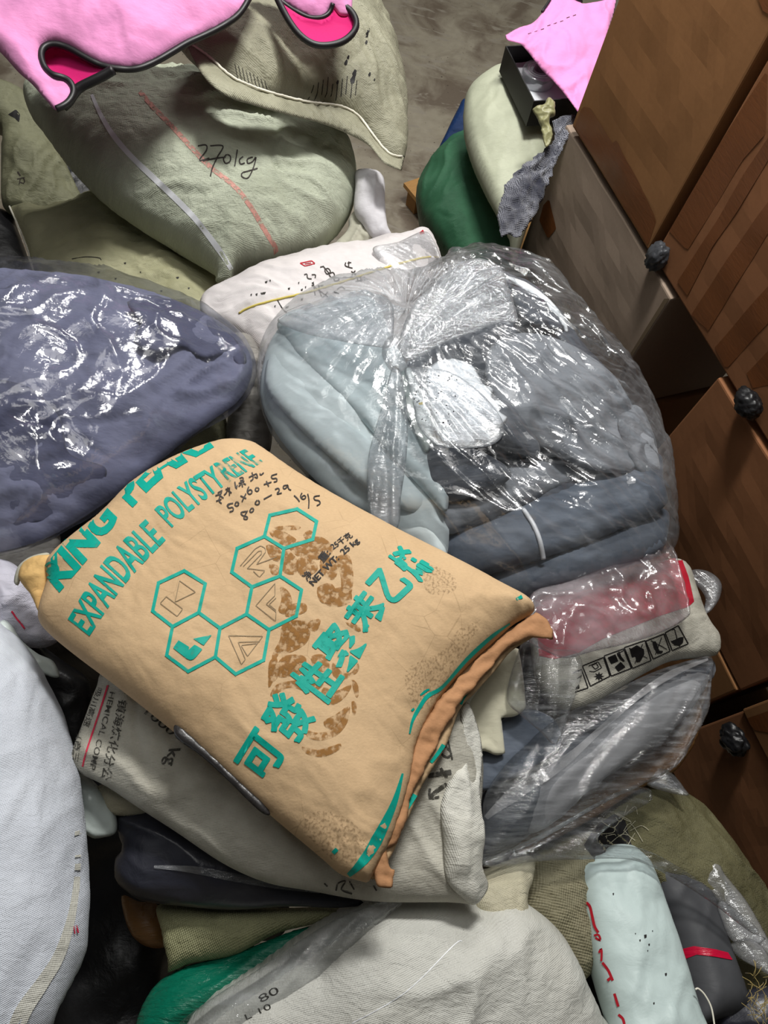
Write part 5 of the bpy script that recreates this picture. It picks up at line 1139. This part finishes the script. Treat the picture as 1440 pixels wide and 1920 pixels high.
KR = Bag('paper_sack', [(408, 829), (440, 826), (474, 831), (500, 846), (560, 888), (640, 936), (740, 990), (840, 1040), (930, 1088), (985, 1118), (1002, 1136), (996, 1152), (962, 1172), (928, 1202), (880, 1246), (832, 1300), (800, 1352), (780, 1400), (772, 1448), (758, 1504), (739, 1560), (714, 1612), (690, 1656, 1), (640, 1640), (606, 1612), (580, 1590), (520, 1540), (430, 1462), (330, 1376), (230, 1296), (140, 1228), (90, 1186), (72, 1160), (74, 1130), (88, 1090), (84, 1060), (104, 1032), (140, 1002), (190, 962), (244, 908), (300, 872), (350, 848)], .94, M['kraft'], .075, .05, cell=.006, disp=kraftd, w=.12, zs=[(408, 829, .93), (1002, 1136, .93), (684, 1650, .93), (72, 1160, .93)], edge=.03)
tag(KR.o, 'tan kraft paper sack printed in teal with a brown shoe print on top', 'sack')
P1 = lambda p: zz(p, 20, 800, .3611)
P2 = lambda p: zz(p, 280, 860, .2917)
P3 = lambda p: zz(p, 420, 980, .2917)
# lower ply, crepe tape and stripes at the sewn end
lf = Bag('end_ply', [(1004, 1160), (1020, 1180), (960, 1220), (930, 1256), (890, 1300), (862, 1330), (840, 1390), (812, 1440), (790, 1476), (770, 1524), (752, 1560), (736, 1600), (700, 1650), (690, 1600), (740, 1480), (780, 1380), (830, 1290), (900, 1210)], .90, M['kraft'], .010, .012, cell=.006, disp=sackd(.004, -50, .004, .001, .003, 625), zs=[(990, 1180, .915), (840, 1360, .905), (710, 1630, .915)], parent=KR.o)
decal(lf, 'teal_stripe', [stroke([(912, 1250), (890, 1282), (868, 1310), (858, 1340), (846, 1372), (826, 1406), (808, 1430)], [4, 6, 6, 7, 8, 8, 6]), stroke([(786, 1474), (772, 1498), (758, 1524)], [14, 12, 8])], M['teal'], .0012, split=True)
ct = Bag('crepe_tape', [(1004, 1148), (1026, 1160), (1037, 1182), (1036, 1202, 1), (1012, 1196), (970, 1204), (936, 1232), (900, 1276), (866, 1314), (842, 1356), (816, 1404), (796, 1444), (776, 1480), (762, 1530), (742, 1580), (724, 1590, 1), (730, 1626), (742, 1632, 1), (734, 1666, 1), (706, 1660), (700, 1634), (704, 1600), (722, 1552), (746, 1500), (764, 1450), (776, 1400), (796, 1352), (830, 1306), (874, 1258), (922, 1212), (956, 1182), (980, 1164)], .93, M['crepe'], .005, .012, w=.007, dome=0, cell=.004, disp=sackd(.004, 0, .004, .0015, .006, 631, f=14, ff=40), zs=[(1030, 1180, .925), (830, 1310, .935), (720, 1640, .925)], parent=KR.o, edge=.008, rough_edge=.003)
decal(KR, 'teal_stripe', [stroke([(956, 1170), (922, 1194), (876, 1236), (830, 1288), (802, 1305), (787, 1326), (774, 1350), (768, 1376)], [3, 7, 8, 7, 6, 8, 7, 3]), stroke([(755, 1450), (741, 1500), (720, 1548), (694, 1596), (670, 1626), (650, 1644)], [4, 10, 16, 22, 18, 8]), stroke([(968, 1124), (984, 1116)], [5, 8], False), stroke([(624, 1600), (632, 1592)], [8, 8], False), stroke([(602, 1626), (606, 1620)], [6, 6], False), stroke(P3([(1262, 1110), (1300, 1080), (1320, 1072)]), [3, 5, 3]), stroke(P3([(1205, 1210), (1222, 1195)]), 4, False)], M['teal'], .0012, split=True)
cf = Bag('corner_fold', [(36, 1078), (48, 1056), (70, 1044), (100, 1040), (108, 1050), (100, 1070), (96, 1090), (84, 1130), (74, 1150), (60, 1118), (44, 1098)], .93, M['kraftin'], .022, .02, cell=.004, disp=sackd(.010, 30, .010, .002, .004, 641, f=14, ff=24), zs=[(40, 1076, .90), (100, 1045, .93), (76, 1140, .92)], parent=KR.o, edge=.012)
ts = Bag('torn_end', [(26, 1090), (34, 1062), (56, 1044), (88, 1036), (92, 1044), (70, 1052), (52, 1066), (40, 1084), (34, 1098)], .90, M['raggrey'], .008, .008, cell=.004, disp=sackd(.006, 30, .006, .002, .004, 645), zs=[(30, 1084, .895), (88, 1040, .92), (44, 1070, .91)], parent=KR.o)
se = Bag('side_fold', [(96, 1040), (120, 1014), (160, 984), (206, 946), (250, 900), (300, 868), (352, 846), (398, 830), (380, 846), (330, 862), (280, 892), (240, 926), (190, 972), (140, 1010), (112, 1044)], .925, M['kraftin'], .010, .012, cell=.005, disp=sackd(.006, 40, .006, .002, .004, 649), zs=[(100, 1040, .93), (250, 905, .93), (390, 832, .93)], parent=KR.o)
part_label(cf, 'golden inner folded corner') if False else None
# teal letters
T = []
T.append(text_px('EXPANDABLE', [(168, 1193), (237, 1093), (311, 1013)], [(127, 1161), (195, 1052), (273, 973)], .022))
T.append(text_px('POLYSTY', [(323, 990), (363, 955), (426, 908)], [(289, 955), (334, 912), (398, 872)], .022))
decal(KR, 'teal_lettering', T, M['teal'], .0012)
decal(KR, 'teal_lettering', [text_px('RENE', [(430, 904), (464, 884), (494, 866)], [(400, 870), (432, 855), (460, 842)], .022)], M['tealworn'], .0012)
decal(KR, 'teal_lettering', [text_px('KING', [(112, 1112), (168, 1046), (224, 974)], [(76, 1070), (130, 1004), (184, 936)], .05), text_px('PEARL', [(249, 952), (310, 893), (410, 834)], [(208, 914), (272, 852), (380, 800)], .05)], M['teal'], .0012)
ring = [stroke([(97 + 13 * math.cos(t), 1070 + 15 * math.sin(t)) for t in np.linspace(0, 6.3, 24)], 4, False, 2)]
decal(KR, 'teal_lettering', ring + [text_px('R', [(94, 1080), (104, 1066)], [(86, 1072), (96, 1058)], .04)], M['teal'], .0014)
# hexagon emblem
hexs = [[(225, 722), (360, 805), (318, 990), (150, 1080), (22, 980), (60, 800)], [(318, 990), (455, 1090), (425, 1275), (250, 1368), (112, 1265), (150, 1080)], [(455, 1090), (625, 1000), (770, 1100), (735, 1295), (555, 1385), (425, 1275)],
        [(660, 825), (840, 755), (978, 845), (945, 1012), (770, 1100), (625, 1000)], [(740, 500), (865, 578), (840, 755), (660, 825), (530, 730), (565, 578)], [(775, 365), (950, 325), (1075, 405), (1050, 520), (865, 578), (740, 500)]]
hx = []; done = set()
for H_ in hexs:
    for a, b_ in zip(H_, H_[1:] + H_[:1]):
        key = tuple(sorted((a, b_)))
        if key in done: continue
        done.add(key)
        A_, B_ = np.array(a, float), np.array(b_, float); d_ = (B_ - A_) / np.hypot(*(B_ - A_))
        hx.append(stroke(P2([A_ - d_ * 8, B_ + d_ * 8]), 6.2, False, 4))
hx.append(patch(P2([(188, 1168), (258, 1212), (250, 1232), (292, 1196), (342, 1226), (300, 1276), (282, 1292), (262, 1296), (240, 1286), (153, 1218)]), 3))
hx.append(patch(P2([(282, 1158), (402, 1134), (350, 1202)]), 3))
decal(KR, 'hexagon_emblem', hx, M['teal'], .0014)
gl = [[(110, 887), (70, 930), (180, 1014), (216, 966), (110, 887)], [(195, 785), (166, 922), (298, 858), (195, 785)], [(510, 1138), (730, 1142), (632, 1270), (590, 1200), (690, 1188)], [(510, 1138), (592, 1322), (618, 1290), (572, 1180), (710, 1176)],
      [(585, 690), (680, 580), (715, 560), (745, 575), (748, 600), (690, 680), (820, 632)], [(605, 692), (700, 596), (722, 592), (722, 612), (630, 706)], [(630, 706), (745, 720), (708, 762), (670, 724)], [(808, 802), (685, 945), (812, 1046), (815, 985), (752, 935), (808, 880), (808, 802)], [(815, 895), (770, 938), (815, 975)]]
decal(KR, 'emblem_outline', [stroke(P2(q), 1.3, False, 3) for q in gl], M['greyline'], .0014)
# large characters
ch = [('可', (65, 1530), (200, 1312), (410, 1480), (275, 1690)), ('發', (215, 1275), (345, 1060), (610, 1240), (465, 1445)), ('性', (405, 1000), (560, 862), (780, 1000), (650, 1195)), ('聚', (565, 800), (705, 628), (935, 775), (790, 985)),
      ('苯', (755, 600), (885, 425), (1065, 550), (935, 728)), ('乙', (910, 385), (1010, 275), (1230, 400), (1095, 525)), ('烯', (1045, 230), (1130, 145), (1378, 280), (1268, 385))]
for c_, tl, tr, br, bl in ch:
    decal(KR, 'teal_character', thick(text_px(c_, P3([bl, br]), P3([tl, tr]), .012), 1.7), M['teal'], .0016)
decal(KR, 'black_print', [text_px('NET WT:  25 kg', P3([(585, 418), (735, 262), (880, 130)]), P3([(542, 380), (690, 226), (846, 96)]), .022), text_px('净', P3([(540, 382), (575, 340)]), P3([(495, 340), (535, 300)]), .015), text_px('重:', P3([(640, 262), (690, 200)]), P3([(596, 225), (648, 165)]), .02), text_px('25千克', P3([(705, 178), (832, 92)]), P3([(676, 140), (800, 60)]), .015)], M['blackink'], .0018, split=True)
hw = [[(425, 240), (462, 228)], [(440, 222), (470, 205)], [(430, 275), (465, 262)], [(450, 235), (478, 256)], [(466, 214), (448, 268), (466, 290)], [(490, 200), (520, 190)], [(505, 186), (496, 220), (480, 236)], [(505, 206), (530, 222)], [(516, 200), (516, 238)],
      [(550, 150), (556, 190)], [(566, 172), (560, 196)], [(580, 128), (600, 122), (604, 138), (584, 142)], [(575, 160), (612, 146)], [(592, 140), (600, 184)], [(590, 165), (575, 180)], [(604, 160), (622, 168)], [(640, 122), (690, 98)], [(660, 90), (668, 128), (650, 146)], [(676, 118), (696, 126), (690, 100)], [(712, 96), (716, 108), (736, 92)],
      [(540, 288), (505, 296), (512, 318), (535, 314), (540, 334), (516, 344)], [(498, 304), (520, 292)], [(562, 278), (550, 296), (562, 306), (576, 294), (566, 278)], [(586, 240), (624, 258)], [(622, 226), (596, 278)], [(640, 182), (630, 210), (644, 230), (662, 216), (650, 200), (634, 212)], [(690, 186), (680, 202), (694, 212), (706, 198), (694, 186)], [(736, 168), (786, 152)], [(752, 146), (768, 180)], [(822, 100), (786, 112), (792, 130), (816, 128), (820, 146), (800, 152)],
      [(624, 340), (590, 348), (600, 366), (630, 376), (628, 390), (608, 386), (620, 356), (632, 336)], [(660, 318), (645, 338), (658, 346), (672, 330), (662, 318)], [(694, 268), (680, 288), (696, 298), (710, 282), (698, 268)], [(736, 262), (788, 234)], [(808, 200), (828, 192), (836, 206), (820, 228), (852, 222)], [(886, 172), (862, 178), (866, 196), (886, 184), (890, 170), (896, 196), (912, 204)],
      [(930, 238), (948, 254), (966, 278)], [(982, 222), (972, 244), (988, 262), (1006, 252), (996, 238), (978, 250)], [(1018, 228), (1026, 270), (1024, 320)], [(1096, 240), (1060, 246), (1064, 266), (1090, 272), (1098, 290), (1076, 304)]]
decal(KR, 'handwriting', [stroke(P2(q), 2.3, True, 2) for q in hw], M['pen'], .0018)
# the shoe print
tr = [[(800, 440), (900, 430), (970, 436), (960, 455), (880, 460), (820, 455)], [(770, 470), (840, 460), (920, 500), (945, 530), (880, 560), (820, 530)], [(990, 490), (1020, 460), (1050, 470), (1060, 500), (1010, 520)], [(900, 560), (1000, 520), (1090, 500), (1160, 540), (1180, 600), (1120, 640), (1060, 650), (1000, 640), (940, 620)], [(870, 590), (930, 620), (960, 680), (940, 740), (880, 740), (850, 700)],
      [(960, 640), (1060, 660), (1080, 720), (1000, 760), (950, 720)], [(750, 560), (810, 560), (850, 600), (830, 660), (780, 640)], [(770, 680), (830, 690), (830, 740), (790, 745)], [(1100, 650), (1180, 640), (1210, 720), (1180, 780), (1110, 740)], [(1200, 640), (1280, 620), (1310, 720), (1300, 860), (1240, 860), (1230, 760)], [(1080, 830), (1160, 800), (1200, 850), (1180, 930), (1100, 920)],
      [(840, 820), (900, 860), (920, 940), (890, 1000), (830, 980), (850, 900)], [(900, 940), (1000, 930), (1010, 980), (940, 1010), (870, 1010)], [(860, 1060), (960, 1040), (1030, 1080), (1020, 1160), (940, 1220), (850, 1240), (800, 1310), (790, 1260), (840, 1160)], [(860, 1270), (960, 1260), (1010, 1290), (980, 1380), (860, 1390), (850, 1320)], [(770, 1340), (840, 1320), (830, 1400), (790, 1440), (770, 1440)]]
tr3 = [[(400, 640), (540, 640), (540, 760), (440, 830), (370, 830), (380, 720)], [(360, 880), (480, 870), (510, 920), (440, 980), (350, 990)], [(290, 900), (340, 870), (340, 960), (300, 1050), (285, 1050)], [(340, 1040), (480, 1010), (600, 1000), (640, 1040), (560, 1090), (420, 1060), (300, 1120)], [(560, 860), (640, 850), (680, 920), (640, 960), (580, 930)], [(540, 640), (620, 620), (600, 690), (560, 700)],
       [(640, 1060), (720, 1080), (820, 1040), (780, 1120), (700, 1170), (620, 1140)], [(520, 1330), (600, 1350), (680, 1330), (760, 1260), (810, 1180), (790, 1290), (720, 1370), (620, 1400), (540, 1380)], [(500, 1440), (600, 1460), (680, 1440), (750, 1420), (740, 1460), (640, 1505), (540, 1490)], [(640, 1280), (720, 1230), (800, 1180), (760, 1270), (680, 1330)], [(820, 1010), (860, 1040), (865, 1110), (845, 1120)], [(820, 1150), (850, 1160), (850, 1220), (830, 1240)], [(700, 430), (800, 420), (820, 500), (740, 540), (650, 520)], [(780, 640), (860, 660), (880, 700), (840, 690)], [(700, 900), (760, 960), (820, 960), (860, 900), (860, 960), (760, 1010), (700, 980)]]
decal(KR, 'shoe_print', [patch(P2(q), 5, True) for q in tr] + [patch(P3(q), 5, True) for q in tr3], M['stain'], .0009)
# rubbed dirt and the dark strip
decal(KR, 'grime', [patch([(560, 1540), (620, 1520), (680, 1560), (690, 1600), (640, 1620), (600, 1590)], 6, True), patch([(760, 1260), (830, 1220), (860, 1180), (900, 1170), (860, 1240), (790, 1330)], 6, True), patch([(800, 1060), (850, 1080), (850, 1110), (800, 1110)], 6, True)], M['grime'], .0008, split=True)
sp = Bag('dark_strip', [(326, 1362), (334, 1358), (350, 1368), (400, 1414), (450, 1462), (490, 1500), (507, 1526), (494, 1526), (470, 1506), (430, 1466), (380, 1420), (340, 1392), (328, 1380)], .95, M['darkstrip'], .006, .006, cell=.0035, zs=under(KR, [(330, 1368), (500, 1522), (420, 1440)], -.004), parent=KR.o, edge=.006)
# ================================================================== filler bodies added low in the pile to keep its gaps dark
def filler(out, z, mat, hf, hb, label, seed, name='plastic_filler', cat='filler'):
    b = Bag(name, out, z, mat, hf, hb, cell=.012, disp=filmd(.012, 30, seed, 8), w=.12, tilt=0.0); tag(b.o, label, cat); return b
filler([(150, 1420), (330, 1500), (520, 1650), (520, 1760), (330, 1760), (300, 1900), (330, 2050), (60, 2050), (120, 1800), (150, 1650)], .30, M['wadk'], .06, .8, 'added black plastic bale in the dark gap at the lower left', 701)
filler([(640, 800), (900, 700), (1130, 780), (1210, 950), (1200, 1150), (1050, 1350), (850, 1400), (640, 1250), (560, 1000)], .30, M['wadk'], .10, .8, 'added black plastic bale under the knotted clear bag', 705)
filler([(1150, 1480), (1300, 1530), (1400, 1660), (1480, 1900), (1300, 2000), (1000, 1950), (1000, 1650)], .22, M['wadk'], .06, .7, 'added black plastic bale under the olive sack at lower right', 709)
filler([(-150, 700), (200, 700), (420, 800), (400, 1000), (200, 1200), (-100, 1200)], .34, M['wadk'], .08, .8, 'added black plastic bale under the slate fabric bag', 713)
filler([(-200, 380), (0, 392), (30, 430), (62, 510), (90, 570), (-50, 580), (-200, 560)], .16, M['wadk'], .06, .7, 'added black plastic bale in the dark gap above the slate bag at the left edge', 717)
